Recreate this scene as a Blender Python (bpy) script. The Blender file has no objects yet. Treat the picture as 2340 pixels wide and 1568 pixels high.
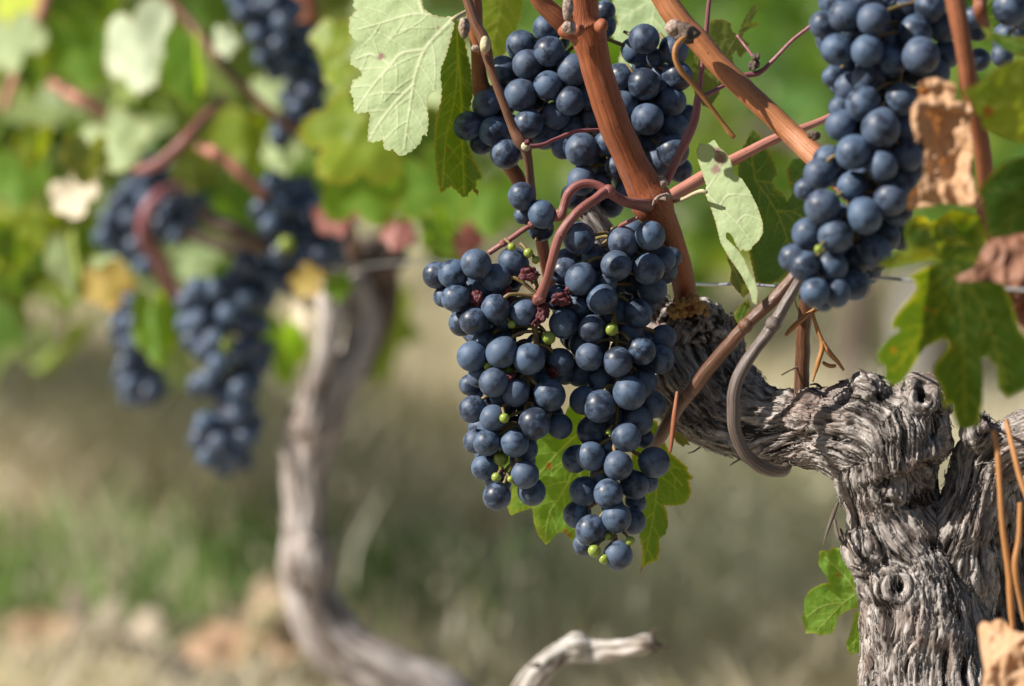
import bpy, bmesh, math, random
import numpy as np
from mathutils import Vector, Matrix
from mathutils.geometry import delaunay_2d_cdt
from mathutils.bvhtree import BVHTree
scene = bpy.context.scene
COL = scene.collection
# ------------------------------------------------------------------ camera, sky, sun, exposure
LENS, HCAM, PITCH, DF = 130.0, 0.62, 3.3, 1.815
cam_data = bpy.data.cameras.new('camera')
cam = bpy.data.objects.new('camera', cam_data)
COL.objects.link(cam)
cam.location = (0, 0, HCAM)
cam.rotation_euler = (math.radians(90 - PITCH), 0, 0)
cam_data.lens = LENS
cam_data.sensor_width = 36
cam_data.clip_start = 0.05
cam_data.clip_end = 500
cam_data.dof.use_dof = True
cam_data.dof.focus_distance = DF
cam_data.dof.aperture_fstop = 5.6
scene.camera = cam
SUN = Vector((-0.72, -0.25, 0.63)).normalized()      # direction towards the sun
world = bpy.data.worlds.new('World')
scene.world = world
world.use_nodes = True
wn = world.node_tree
sky = wn.nodes.new('ShaderNodeTexSky')
sky.sky_type = 'NISHITA'
sky.sun_disc = False
sky.sun_elevation = math.asin(SUN.z)
sky.sun_rotation = math.atan2(SUN.x, SUN.y)
wn.links.new(sky.outputs[0], wn.nodes['Background'].inputs[0])
wn.nodes['Background'].inputs[1].default_value = 0.05
sl = bpy.data.lights.new('sun', 'SUN')
sl.energy = 5.0
sl.angle = math.radians(0.5)
sl.color = (1.0, 0.95, 0.87)
so = bpy.data.objects.new('sun', sl)
COL.objects.link(so)
so.rotation_euler = SUN.to_track_quat('Z', 'Y').to_euler()
scene.view_settings.view_transform = 'Standard'
scene.view_settings.look = 'None'
scene.view_settings.exposure = 0.65
scene.view_settings.gamma = 1.0
scene.cycles.use_denoising = True
scene.cycles.max_bounces = 8
scene.cycles.transparent_max_bounces = 8

# ------------------------------------------------------------------ helpers
rng = np.random.RandomState(7)
random.seed(11)
CR = Matrix.Rotation(math.radians(90 - PITCH), 3, 'X')
CRN = np.array(CR)
K = 36.0 / LENS / 2340.0                      # metres per measured pixel per metre of distance
CAMP = np.array((0, 0, HCAM))

def P(x, y, d):
    return Vector(CAMP + CRN @ np.array(((x - 1170) * K * d, -(y - 784) * K * d, -d)))

def PN(x, y, d):
    x, y, d = np.broadcast_arrays(np.asarray(x, float), np.asarray(y, float), np.asarray(d, float))
    c = np.stack(((x - 1170) * K * d, -(y - 784) * K * d, -d), -1)
    return CAMP + c @ CRN.T

_perm = np.random.RandomState(3).permutation(256)
_val = np.random.RandomState(4).rand(256) * 2 - 1
def vnoise(p):
    p = np.asarray(p, float)
    i = np.floor(p).astype(int); f = p - i
    f = f * f * (3 - 2 * f)
    def h(dx, dy, dz):
        return _val[_perm[(_perm[(_perm[(i[..., 0] + dx) & 255] + i[..., 1] + dy) & 255] + i[..., 2] + dz) & 255]]
    x, y, z = f[..., 0], f[..., 1], f[..., 2]
    a = h(0,0,0)*(1-x)+h(1,0,0)*x; b = h(0,1,0)*(1-x)+h(1,1,0)*x
    c = h(0,0,1)*(1-x)+h(1,0,1)*x; d = h(0,1,1)*(1-x)+h(1,1,1)*x
    return (a*(1-y)+b*y)*(1-z)+(c*(1-y)+d*y)*z
def fbm(p, o=4):
    s, a, t = 0, 1, 0
    p = np.asarray(p, float)
    for k in range(o):
        s = s + a * vnoise(p + 17.3 * k); t += a; a *= .5; p = p * 2.03
    return s / t

def tag(o, label=None, cat=None, group=None, kind=None):
    if label: o['label'] = label
    if cat: o['category'] = cat
    if group: o['group'] = group
    if kind: o['kind'] = kind
    return o

def empty(name, loc, label, cat, group=None):
    o = bpy.data.objects.new(name, None)
    o.empty_display_size = 0.01
    COL.objects.link(o)
    o.location = loc
    return tag(o, label, cat, group)

def link(name, me, mat, parent=None, smooth=True):
    o = bpy.data.objects.new(name, me)
    COL.objects.link(o)
    if mat: me.materials.append(mat)
    if smooth and len(me.polygons):
        me.polygons.foreach_set('use_smooth', np.ones(len(me.polygons), bool))
    if parent is not None:
        o.parent = parent
        o.location = Vector(o.location) - (parent.location if parent.parent is None else parent.location + parent.parent.location)
    return o

def mesh_np(name, v, faces, attrs=None):
    """faces: list of tuples or int array (n,k)"""
    me = bpy.data.meshes.new(name)
    v = np.asarray(v, np.float32)
    if isinstance(faces, np.ndarray):
        n, k = faces.shape
        me.vertices.add(len(v)); me.vertices.foreach_set('co', v.ravel())
        me.loops.add(n * k); me.loops.foreach_set('vertex_index', faces.astype(np.int32).ravel())
        me.polygons.add(n)
        me.polygons.foreach_set('loop_start', np.arange(0, n * k, k, dtype=np.int32))
        me.update(calc_edges=True); me.validate()
    else:
        me.from_pydata(v.tolist(), [], faces); me.update()
    for an, (ty, arr) in (attrs or {}).items():
        at = me.attributes.new(an, ty, 'POINT')
        at.data.foreach_set('value' if ty == 'FLOAT' else ('color' if ty == 'FLOAT_COLOR' else 'vector'), np.asarray(arr, np.float32).ravel())
    return me

def origin_mesh(name, v, faces, attrs, mat, parent=None, origin=None):
    v = np.asarray(v, float)
    org = v.mean(0) if origin is None else np.asarray(origin, float)
    me = mesh_np(name, v - org, faces, attrs)
    o = bpy.data.objects.new(name, me)
    COL.objects.link(o)
    o.location = org
    if mat: me.materials.append(mat)
    me.polygons.foreach_set('use_smooth', np.ones(len(me.polygons), bool))
    if parent is not None:
        base = Vector(parent.location)
        if parent.parent is not None: base += Vector(parent.parent.location)
        o.parent = parent
        o.location = Vector(org) - base
    return o

def catmull(pts, step):
    pts = np.asarray(pts, float)
    out = []
    n = len(pts)
    for i in range(n - 1):
        p0, p1, p2, p3 = pts[max(i-1, 0)], pts[i], pts[i+1], pts[min(i+2, n-1)]
        m = max(2, int(np.linalg.norm((p2 - p1)[:2]) / step))
        for t in np.arange(m) / m:
            out.append(.5*((2*p1)+(-p0+p2)*t+(2*p0-5*p1+4*p2-p3)*t*t+(-p0+3*p1-3*p2+p3)*t**3))
    out.append(pts[-1])
    return np.array(out)

def sweep(C, R, n=12, wob=0.0, wf=60, seed=0.0, caps=True):
    """a tube round the world polyline C with radii R -> verts, faces, straight coordinates"""
    C = np.asarray(C, float); R = np.asarray(R, float)
    T = np.gradient(C, axis=0); T /= np.linalg.norm(T, axis=1)[:, None] + 1e-12
    ref = np.array((0.31, 0.9, 0.17)); N = []
    nrm = ref - T[0] * (ref @ T[0]); nrm /= np.linalg.norm(nrm)
    for t in T:
        nrm = nrm - t * (nrm @ t); nrm /= np.linalg.norm(nrm); N.append(nrm)
    N = np.array(N); B = np.cross(T, N)
    S = np.concatenate(([0], np.cumsum(np.linalg.norm(np.diff(C, axis=0), axis=1))))
    a = np.arange(n) * 2 * math.pi / n
    ca, sa = np.cos(a), np.sin(a)
    rr = np.repeat(R[:, None], n, 1)
    if wob:
        q = np.stack((ca[None] * R[:, None] + 0*S[:, None], sa[None] * R[:, None] + 0*S[:, None], np.repeat(S[:, None], n, 1) * .35), -1)
        rr = rr * (1 + wob * fbm(q * wf + seed, 3))
    V = C[:, None] + rr[..., None] * (ca[None, :, None] * N[:, None] + sa[None, :, None] * B[:, None])
    tc = np.stack((ca[None] * R[:, None], sa[None] * R[:, None], np.repeat(S[:, None], n, 1)), -1)
    m = len(C)
    F = []
    for i in range(m - 1):
        for j in range(n):
            k = (j + 1) % n
            F.append((i*n+j, i*n+k, (i+1)*n+k, (i+1)*n+j))
    V = V.reshape(-1, 3); tc = tc.reshape(-1, 3)
    if caps:
        V = np.vstack((V, C[0] - T[0]*R[0]*.35, C[-1] + T[-1]*R[-1]*.35))
        tc = np.vstack((tc, (0, 0, 0), (0, 0, S[-1])))
        for j in range(n):
            F.append((m*n, (j+1) % n, j)); F.append((m*n+1, (m-1)*n+j, (m-1)*n+(j+1) % n))
    return V, F, tc

class MB:
    """collects tubes and sheets into one mesh"""
    def __init__(s): s.V, s.F, s.T, s.n = [], [], [], 0
    def add(s, V, F, T):
        s.V.append(V); s.T.append(T); s.F += [tuple(i + s.n for i in f) for f in F]; s.n += len(V)
    def px(s, pts, n=12, step=8, wob=.06, wf=90, seed=0):
        c = catmull(pts, step)
        if len(c) > 8:
            q = np.stack((c[:, 0] / 55., c[:, 1] / 55., np.full(len(c), 3.1 + c[0, 0])), 1); am = np.minimum(c[:, 3] * .12, 3.2)
            c[:, 0] += am * fbm(q, 3); c[:, 1] += am * fbm(q + 31.7, 3)
        s.add(*sweep(PN(c[:, 0], c[:, 1], c[:, 2]), np.maximum(c[:, 3], .5) * K * c[:, 2] * .5, n, wob, wf, seed)); return s
    def world(s, C, R, n=6): s.add(*sweep(C, R, n)); return s
    def blob(s, x, y, d, r, amp=.3, freq=300, sq=(1, 1, 1)):
        bm = bmesh.new(); bmesh.ops.create_icosphere(bm, subdivisions=3, radius=1)
        v = np.array([q.co for q in bm.verts]); f = [tuple(q.index for q in p.verts) for p in bm.faces]; bm.free()
        R = r * K * d
        v = v * (1 + amp * fbm(v * R * freq + x, 3))[:, None] * np.array(sq) * R
        c = np.array(P(x, y, d))
        s.add(c + v @ CRN.T, f, v); return s
    def build(s, name, mat, parent=None, origin=None):
        V = np.vstack(s.V)
        return origin_mesh(name, V, s.F, {'tc': ('FLOAT_VECTOR', np.vstack(s.T))}, mat, parent, origin)

# ------------------------------------------------------------------ materials
def new_mat(name):
    m = bpy.data.materials.new(name); m.use_nodes = True
    nt = m.node_tree
    for n in list(nt.nodes): nt.nodes.remove(n)
    out = nt.nodes.new('ShaderNodeOutputMaterial')
    return m, nt, out
def N(nt, t, **kw):
    n = nt.nodes.new('ShaderNode' + t)
    for k, v in kw.items():
        if k.startswith('i_'):
            key = k[2:].replace('_', ' ')
            n.inputs[int(key) if key.isdigit() else key].default_value = v
        else: setattr(n, k, v)
    return n
def L(nt, a, b): nt.links.new(a, b)
def rgba(c): return (c[0], c[1], c[2], 1)
def mix(nt, fac, a, b, mode='MIX'):
    n = N(nt, 'MixRGB', blend_type=mode)
    for i, v in ((0, fac), (1, a), (2, b)):
        if isinstance(v, (int, float)): n.inputs[i].default_value = v
        elif isinstance(v, tuple): n.inputs[i].default_value = rgba(v)
        else: L(nt, v, n.inputs[i])
    return n.outputs[0]
def ramp(nt, fac, a, b, interp='LINEAR'):
    n = N(nt, 'MapRange'); n.interpolation_type = 'SMOOTHSTEP' if interp == 'S' else 'LINEAR'
    L(nt, fac, n.inputs[0]); n.inputs[1].default_value = a; n.inputs[2].default_value = b
    return n.outputs[0]
def noise(nt, vec, scale, detail=3, rough=.55):
    n = N(nt, 'TexNoise'); n.inputs['Scale'].default_value = scale; n.inputs['Detail'].default_value = detail
    n.inputs['Roughness'].default_value = rough
    if vec is not None: L(nt, vec, n.inputs['Vector'])
    return n.outputs[0]
def mapping(nt, vec, scale, loc=None):
    n = N(nt, 'Mapping'); n.inputs['Scale'].default_value = scale
    L(nt, vec, n.inputs['Vector'])
    if loc is not None: L(nt, loc, n.inputs['Location'])
    return n.outputs[0]
def math_(nt, op, a, b):
    n = N(nt, 'Math', operation=op)
    for i, v in ((0, a), (1, b)):
        if isinstance(v, (int, float)): n.inputs[i].default_value = v
        else: L(nt, v, n.inputs[i])
    return n.outputs[0]

def grape_mat():
    m, nt, out = new_mat('grape_skin')
    tcn = N(nt, 'TexCoord'); oi = N(nt, 'ObjectInfo')
    comb = N(nt, 'CombineXYZ')
    for i, k in enumerate((37., 91., 53.)): L(nt, math_(nt, 'MULTIPLY', oi.outputs['Random'], k), comb.inputs[i])
    vec = mapping(nt, tcn.outputs['Object'], (1, 1, 1), comb.outputs[0])
    big = noise(nt, vec, 75, 2)
    fine = noise(nt, vec, 240, 5, .65)
    streak = noise(nt, mapping(nt, vec, (150, 190, 240)), 1.0, 5, .66)
    thr = math_(nt, 'MULTIPLY_ADD', oi.outputs['Random'], .13); nt.nodes[-1].inputs[2].default_value = .33
    wear = N(nt, 'MapRange'); wear.interpolation_type = 'SMOOTHSTEP'
    L(nt, mix(nt, .62, big, streak), wear.inputs[0]); L(nt, thr, wear.inputs[1]); wear.inputs[2].default_value = .56
    bloomcol = mix(nt, ramp(nt, fine, .3, .7), (.052, .089, .153), (.096, .149, .234))
    tint = N(nt, 'Math', operation='FRACT'); L(nt, math_(nt, 'MULTIPLY', oi.outputs['Random'], 7.31), tint.inputs[0])
    bloomcol = mix(nt, math_(nt, 'MULTIPLY', tint.outputs[0], .55), bloomcol, (.075, .09, .135))
    col = mix(nt, math_(nt, 'MULTIPLY_ADD', wear.outputs[0], .80), (.009, .010, .019), bloomcol)
    nt.nodes[-2].inputs[2].default_value = .16
    vor = N(nt, 'TexVoronoi'); vor.inputs['Scale'].default_value = 260; L(nt, vec, vor.inputs['Vector'])
    dots = ramp(nt, vor.outputs['Distance'], .16, .08)
    sel = N(nt, 'SeparateColor'); L(nt, vor.outputs['Color'], sel.inputs[0])
    dots = math_(nt, 'MULTIPLY', dots, math_(nt, 'GREATER_THAN', sel.outputs[0], .72))
    col = mix(nt, math_(nt, 'MULTIPLY', dots, .75), col, (.018, .014, .014))
    b = N(nt, 'BsdfPrincipled')
    L(nt, col, b.inputs['Base Color'])
    L(nt, mix(nt, wear.outputs[0], (.38, .38, .38), (.58, .58, .58)), b.inputs['Roughness'])
    b.inputs['Specular IOR Level'].default_value = .42
    b.inputs['Sheen Weight'].default_value = .05
    b.inputs['Sheen Roughness'].default_value = .6
    b.inputs['Sheen Tint'].default_value = (.6, .75, 1, 1)
    bp = N(nt, 'Bump'); bp.inputs['Strength'].default_value = .16; bp.inputs['Distance'].default_value = .0006
    L(nt, fine, bp.inputs['Height']); L(nt, bp.outputs[0], b.inputs['Normal'])
    L(nt, b.outputs[0], out.inputs[0])
    return m

def simple_mat(name, a, b_, scale=200, rough=.5, spec=.4, bump=.3, dist=.001, sss=0, coord='Object', stretch=(1, 1, 1), detail=4):
    m, nt, out = new_mat(name)
    tcn = N(nt, 'TexCoord')
    f = noise(nt, mapping(nt, tcn.outputs[coord], stretch), scale, detail, .6)
    b = N(nt, 'BsdfPrincipled')
    L(nt, mix(nt, ramp(nt, f, .3, .7), a, b_), b.inputs['Base Color'])
    b.inputs['Roughness'].default_value = rough
    b.inputs['Specular IOR Level'].default_value = spec
    if sss:
        b.inputs['Subsurface Weight'].default_value = sss
        b.inputs['Subsurface Radius'].default_value = (.004, .004, .001)
        b.inputs['Subsurface Scale'].default_value = 1
    bp = N(nt, 'Bump'); bp.inputs['Strength'].default_value = bump; bp.inputs['Distance'].default_value = dist
    L(nt, f, bp.inputs['Height']); L(nt, bp.outputs[0], b.inputs['Normal'])
    L(nt, b.outputs[0], out.inputs[0])
    return m

def cane_mat(name, a, b_, dark, rough=.45, spec=.35, freq=900, along=18, bump=.6, dist=.0014, patch=.35):
    """woody shoot: lengthwise streaks from the straightened tube coordinates"""
    m, nt, out = new_mat(name)
    at = N(nt, 'Attribute', attribute_name='tc')
    st = noise(nt, mapping(nt, at.outputs['Vector'], (freq, freq, along)), 1, 4, .65)
    bl = noise(nt, mapping(nt, at.outputs['Vector'], (160, 160, 55)), 1, 4, .6)
    sp = noise(nt, mapping(nt, at.outputs['Vector'], (700, 700, 420)), 1, 2, .5)
    col = mix(nt, ramp(nt, st, .33, .68), a, b_)
    col = mix(nt, math_(nt, 'MULTIPLY', ramp(nt, bl, .52, .72), patch), col, dark)
    col = mix(nt, math_(nt, 'MULTIPLY', ramp(nt, sp, .66, .73), .85), col, dark)
    ln = noise(nt, mapping(nt, at.outputs['Vector'], (freq * 1.6, freq * 1.6, along * .5)), 1, 2, .5)
    col = mix(nt, math_(nt, 'MULTIPLY', ramp(nt, ln, .42, .34), .28), col, dark)
    gy = noise(nt, mapping(nt, at.outputs['Vector'], (260, 260, 25)), 1, 4, .65)
    col = mix(nt, math_(nt, 'MULTIPLY', ramp(nt, gy, .56, .74), .35), col, tuple(.45 * q + .16 for q in b_))
    b = N(nt, 'BsdfPrincipled')
    L(nt, col, b.inputs['Base Color'])
    L(nt, mix(nt, bl, (rough - .1,)*3, (rough + .15,)*3), b.inputs['Roughness'])
    b.inputs['Specular IOR Level'].default_value = spec
    bp = N(nt, 'Bump'); bp.inputs['Strength'].default_value = bump; bp.inputs['Distance'].default_value = dist
    L(nt, st, bp.inputs['Height']); L(nt, bp.outputs[0], b.inputs['Normal'])
    L(nt, b.outputs[0], out.inputs[0])
    return m

def bark_mat(name, light, mid, dark, red, fr=1.0):
    m, nt, out = new_mat(name)
    at = N(nt, 'Attribute', attribute_name='tc'); cv = N(nt, 'Attribute', attribute_name='cav')
    tcn = N(nt, 'TexCoord')
    f1 = noise(nt, mapping(nt, at.outputs['Vector'], (620*fr, 620*fr, 46*fr)), 1, 5, .7)
    f2 = noise(nt, mapping(nt, at.outputs['Vector'], (170*fr, 170*fr, 26*fr)), 1, 4, .6)
    pt = noise(nt, tcn.outputs['Object'], 38*fr, 4, .6)
    pt2 = noise(nt, mapping(nt, tcn.outputs['Object'], (1, 1.3, .8)), 95*fr, 3, .6)
    col = mix(nt, ramp(nt, f1, .39, .63), mid, light)
    col = mix(nt, math_(nt, 'MULTIPLY', ramp(nt, pt, .5, .68), .55), col, red)
    col = mix(nt, math_(nt, 'MULTIPLY', ramp(nt, pt2, .55, .75), .5), col, light)
    col = mix(nt, math_(nt, 'MULTIPLY', ramp(nt, f2, .47, .36), .9), col, dark)
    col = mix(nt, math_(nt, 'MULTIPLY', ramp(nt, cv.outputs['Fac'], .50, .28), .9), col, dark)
    b = N(nt, 'BsdfPrincipled')
    L(nt, col, b.inputs['Base Color'])
    b.inputs['Roughness'].default_value = .72
    b.inputs['Specular IOR Level'].default_value = .22
    bp = N(nt, 'Bump'); bp.inputs['Strength'].default_value = .9; bp.inputs['Distance'].default_value = .0016/fr
    L(nt, mix(nt, .45, f1, f2), bp.inputs['Height']); L(nt, bp.outputs[0], b.inputs['Normal'])
    L(nt, b.outputs[0], out.inputs[0])
    return m

def leaf_mat(name, a, b_, vein, edge=None, spot=(.16, .05, .02), trans=.4, tcol=None, rough=.5, spec=.3, scale=55, bump=.5, edge_k=.8, fresh=1):
    m, nt, out = new_mat(name)
    tcn = N(nt, 'TexCoord')
    av = N(nt, 'Attribute', attribute_name='vein'); ae = N(nt, 'Attribute', attribute_name='edge'); asp = N(nt, 'Attribute', attribute_name='spot')
    n1 = noise(nt, tcn.outputs['Object'], scale, 4, .6)
    n2 = noise(nt, tcn.outputs['Object'], scale * 9, 3, .6)
    vo = N(nt, 'TexVoronoi', feature='DISTANCE_TO_EDGE'); vo.inputs['Scale'].default_value = 330
    L(nt, tcn.outputs['Object'], vo.inputs['Vector'])
    net = ramp(nt, vo.outputs[0], .10, .0)
    col = mix(nt, ramp(nt, mix(nt, .3, n1, n2), .35, .65), a, b_)
    col = mix(nt, math_(nt, 'MULTIPLY', net, .14), col, vein)
    col = mix(nt, math_(nt, 'MULTIPLY', av.outputs['Fac'], .85), col, vein)
    if edge: col = mix(nt, math_(nt, 'MULTIPLY', ae.outputs['Fac'], edge_k), col, edge)
    fleck = math_(nt, 'MULTIPLY', ramp(nt, noise(nt, tcn.outputs['Object'], 160, 2, .5), .70, .78), .55)
    col = mix(nt, fleck, col, spot)
    col = mix(nt, asp.outputs['Fac'], col, spot)
    b = N(nt, 'BsdfPrincipled')
    L(nt, col, b.inputs['Base Color'])
    b.inputs['Roughness'].default_value = rough
    b.inputs['Specular IOR Level'].default_value = spec
    bp = N(nt, 'Bump'); bp.inputs['Strength'].default_value = bump; bp.inputs['Distance'].default_value = .0006
    L(nt, mix(nt, .5, n2, vo.outputs[0]), bp.inputs['Height']); L(nt, bp.outputs[0], b.inputs['Normal'])
    t = N(nt, 'BsdfTranslucent')
    L(nt, mix(nt, 1.0, col, tcol or (1.9, 1.7, .55), 'MULTIPLY'), t.inputs[0])
    ms = N(nt, 'MixShader'); ms.inputs[0].default_value = trans
    L(nt, b.outputs[0], ms.inputs[1]); L(nt, t.outputs[0], ms.inputs[2])
    L(nt, ms.outputs[0], out.inputs[0])
    return m

def attr_leaf_mat(name, trans=.4, rough=.55, tm=(1.7, 1.6, .6), spec=.3):
    """many small blades whose own colour is a per-vertex attribute (species colour, no light)"""
    m, nt, out = new_mat(name)
    a = N(nt, 'Attribute', attribute_name='hue')
    b = N(nt, 'BsdfPrincipled'); L(nt, a.outputs['Color'], b.inputs['Base Color'])
    b.inputs['Roughness'].default_value = rough; b.inputs['Specular IOR Level'].default_value = spec
    t = N(nt, 'BsdfTranslucent'); L(nt, mix(nt, 1.0, a.outputs['Color'], tm, 'MULTIPLY'), t.inputs[0])
    ms = N(nt, 'MixShader'); ms.inputs[0].default_value = trans
    L(nt, b.outputs[0], ms.inputs[1]); L(nt, t.outputs[0], ms.inputs[2]); L(nt, ms.outputs[0], out.inputs[0])
    return m

M_GRAPE = grape_mat()
M_UNRIPE = simple_mat('unripe_berry', (.20, .27, .04), (.30, .36, .06), 300, .35, .45, .1, sss=.25)
M_RAISIN = simple_mat('shrivelled_skin', (.07, .012, .018), (.16, .035, .04), 500, .5, .4, .8, .002)
M_STALK = simple_mat('bunch_stalk', (.16, .15, .04), (.24, .13, .07), 250, .5, .35, .3)
M_PINK = cane_mat('pink_stalk', (.20, .062, .052), (.32, .125, .105), (.12, .04, .03), .42, .4, 500, 30)
M_ORANGE = cane_mat('orange_cane', (.21, .060, .022), (.41, .128, .052), (.10, .034, .018), .42, .38, 1300, 9, bump=.4, patch=.4)
M_AMBERCANE = cane_mat('amber_cane', (.33, .115, .042), (.56, .235, .10), (.16, .06, .03), .42, .38, 1300, 9, bump=.5, patch=.3)
M_RUST = cane_mat('rust_cane', (.24, .075, .03), (.38, .14, .065), (.10, .035, .02), .45, .35, 1100, 10)
M_BROWN = cane_mat('brown_cane', (.10, .042, .022), (.23, .105, .055), (.05, .025, .015), .30, .6, 1000, 12, patch=.4)
M_GREYCANE = cane_mat('grey_cane', (.07, .045, .034), (.24, .185, .16), (.04, .02, .012), .38, .5, 1000, 14, patch=.5)
M_PURPLE = cane_mat('purple_stalk', (.22, .07, .085), (.32, .13, .13), (.10, .03, .035), .4, .4, 500, 25)
M_ROSE = cane_mat('rose_cane', (.44, .16, .12), (.56, .26, .20), (.36, .13, .07), .42, .35, 600, 14, patch=.5)
M_PALE = cane_mat('pale_petiole', (.45, .40, .22), (.56, .50, .32), (.40, .22, .12), .45, .35, 500, 25)
M_DRYSTALK = cane_mat('dry_stalk', (.36, .15, .045), (.52, .25, .09), (.15, .06, .02), .5, .3, 1000, 20)
M_BARK = bark_mat('vine_bark', (.51, .465, .43), (.125, .095, .08), (.018, .012, .009), (.19, .10, .07))
M_BARK2 = bark_mat('smooth_vine_bark', (.54, .49, .455), (.33, .28, .255), (.11, .08, .06), (.28, .19, .15), .6)
M_SHADEBARK = bark_mat('shaded_vine_bark', (.20, .15, .12), (.07, .05, .04), (.02, .014, .01), (.12, .065, .045), .6)  # darker copy of the bark, foliage shade put into the colour
M_DEADWOOD = bark_mat('weathered_wood', (.60, .57, .53), (.40, .36, .32), (.10, .065, .045), (.36, .24, .15), .8)
M_CRUST = simple_mat('crumbly_scar', (.30, .16, .055), (.50, .31, .13), 400, .8, .15, 1.0, .002)
M_BUD = simple_mat('dry_bud', (.20, .13, .10), (.48, .38, .32), 500, .7, .2, .9, .0015)
M_DARKBUD = simple_mat('dark_bud', (.05, .035, .03), (.22, .16, .12), 600, .7, .2, 1.0, .0015)
M_WIRE = simple_mat('galvanised_wire', (.42, .43, .45), (.55, .56, .58), 400, .32, .6, .2); 
M_WIRE.node_tree.nodes['Principled BSDF'].inputs['Metallic'].default_value = .7
# ------------------------------------------------------------------ builders: leaf, trunk, bunch
def resample(poly, step):
    poly = np.asarray(poly, float); q = np.vstack((poly, poly[:1])); out = []
    for a, b in zip(q[:-1], q[1:]):
        m = max(1, int(round(np.linalg.norm(b - a) / step)))
        for t in np.arange(m) / m: out.append(a + (b - a) * t)
    return np.array(out)

def inside(pts, poly):
    x, y = pts[:, 0], pts[:, 1]; c = np.zeros(len(pts), bool)
    a = poly; b = np.roll(poly, -1, 0)
    for (x1, y1), (x2, y2) in zip(a, b):
        if y1 == y2: continue
        c ^= ((y1 > y) != (y2 > y)) & (x < (x2 - x1) * (y - y1) / (y2 - y1) + x1)
    return c

def segdist(pts, A, B):
    d = B - A; l2 = (d * d).sum(1) + 1e-12
    best = np.full(len(pts), 1e9)
    for i in range(len(A)):
        t = np.clip(((pts - A[i]) @ d[i]) / l2[i], 0, 1)
        best = np.minimum(best, np.linalg.norm(pts - A[i] - t[:, None] * d[i], axis=1))
    return best

def leaf_2d(outline, veins, step, teeth=0, tooth_len=14, vein_w=3.0, side=26, edge_w=7, spots=()):
    """flat leaf in its own plane: returns pts (n,2), tris, vein, edge, spot"""
    ol = resample(outline, step)
    if teeth:
        s = np.arange(len(ol)) * step
        ph = (s / tooth_len + .6 * vnoise(np.stack((s/60, s*0, s*0), 1))) % 1
        tn = np.roll(ol, -1, 0) - np.roll(ol, 1, 0); tn /= np.linalg.norm(tn, axis=1)[:, None] + 1e-9
        nr = np.stack((tn[:, 1], -tn[:, 0]), 1)
        area = .5 * np.sum(ol[:, 0] * np.roll(ol[:, 1], -1) - np.roll(ol[:, 0], -1) * ol[:, 1])
        if area < 0: nr = -nr
        ol = ol + nr * (teeth * (np.where(ph < .7, ph / .7, (1 - ph) / .3) - .5))[:, None]
    lo, hi = ol.min(0), ol.max(0)
    gx, gy = np.meshgrid(np.arange(lo[0], hi[0], step), np.arange(lo[1], hi[1], step * .87))
    gx[1::2] += step / 2
    g = np.stack((gx.ravel(), gy.ravel()), 1) + rng.uniform(-.15, .15, (gx.size, 2)) * step
    g = g[inside(g, ol)]
    A, B = ol, np.roll(ol, -1, 0)
    g = g[segdist(g, A, B) > step * .55]
    pts = [Vector(p) for p in np.vstack((ol, g))]
    n = len(ol)
    r = delaunay_2d_cdt(pts, [(i, (i + 1) % n) for i in range(n)], [], 1, 1e-4)
    v = np.array([(p.x, p.y) for p in r[0]]); f = [tuple(q) for q in r[2]]
    vs = []; ws = []
    for vp in veins:
        vp = np.asarray(vp, float)
        Lp = np.sum(np.linalg.norm(np.diff(vp, axis=0), axis=1))
        c = catmull(np.hstack((vp, np.zeros((len(vp), 1)))), 8)[:, :2]
        m = len(c)
        for i in range(m - 1): vs.append((c[i], c[i+1])); ws.append(vein_w * (1.9 - 1.3 * i / m))
        if side:
            acc = 0; sg = 1; seg = np.linalg.norm(np.diff(c, axis=0), axis=1)
            nxt = side * .7
            for i in range(m - 1):
                acc += seg[i]
                if acc > nxt:
                    nxt = acc + side * (.35 + .3 * random.random())
                    t = (c[i+1] - c[i]) / (seg[i] + 1e-9)
                    an = sg * math.radians(random.uniform(42, 56)); sg = -sg
                    ln = side * (1.0 + 1.3 * (1 - acc / Lp)) * random.uniform(.8, 1.2)
                    q = c[i]
                    for k in range(4):
                        aa = an * (1 - .12 * k)
                        dd = np.array((t[0]*math.cos(aa) - t[1]*math.sin(aa), t[0]*math.sin(aa) + t[1]*math.cos(aa)))
                        vs.append((q, q + dd * ln / 4)); ws.append(vein_w * (.42 - .08 * k)); q = q + dd * ln / 4
    vein = np.zeros(len(v))
    for (a, b), w in zip(vs, ws):
        d = b - a; t = np.clip(((v - a) @ d) / (d @ d + 1e-9), 0, 1)
        dist = np.linalg.norm(v - a - t[:, None] * d, axis=1)
        vein = np.maximum(vein, np.clip(1.25 - dist / max(w * .5, step * .55), 0, 1) * min(1, w / 1.4))
    edge = np.clip(1 - segdist(v, A, B) / edge_w, 0, 1)
    edge = edge * np.clip(.6 + .9 * vnoise(np.hstack((v / 45., np.zeros((len(v), 1))))), 0, 1)
    spot = np.zeros(len(v))
    for sx, sy, sr in spots:
        q = np.linalg.norm(v - (sx, sy), axis=1) / (sr * (1 + .35 * vnoise(np.hstack((v / (sr*.6), np.full((len(v), 1), sx))))))
        spot = np.maximum(spot, np.clip(1.6 - 1.3 * q, 0, 1))
    return v, f, vein, edge, spot

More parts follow.
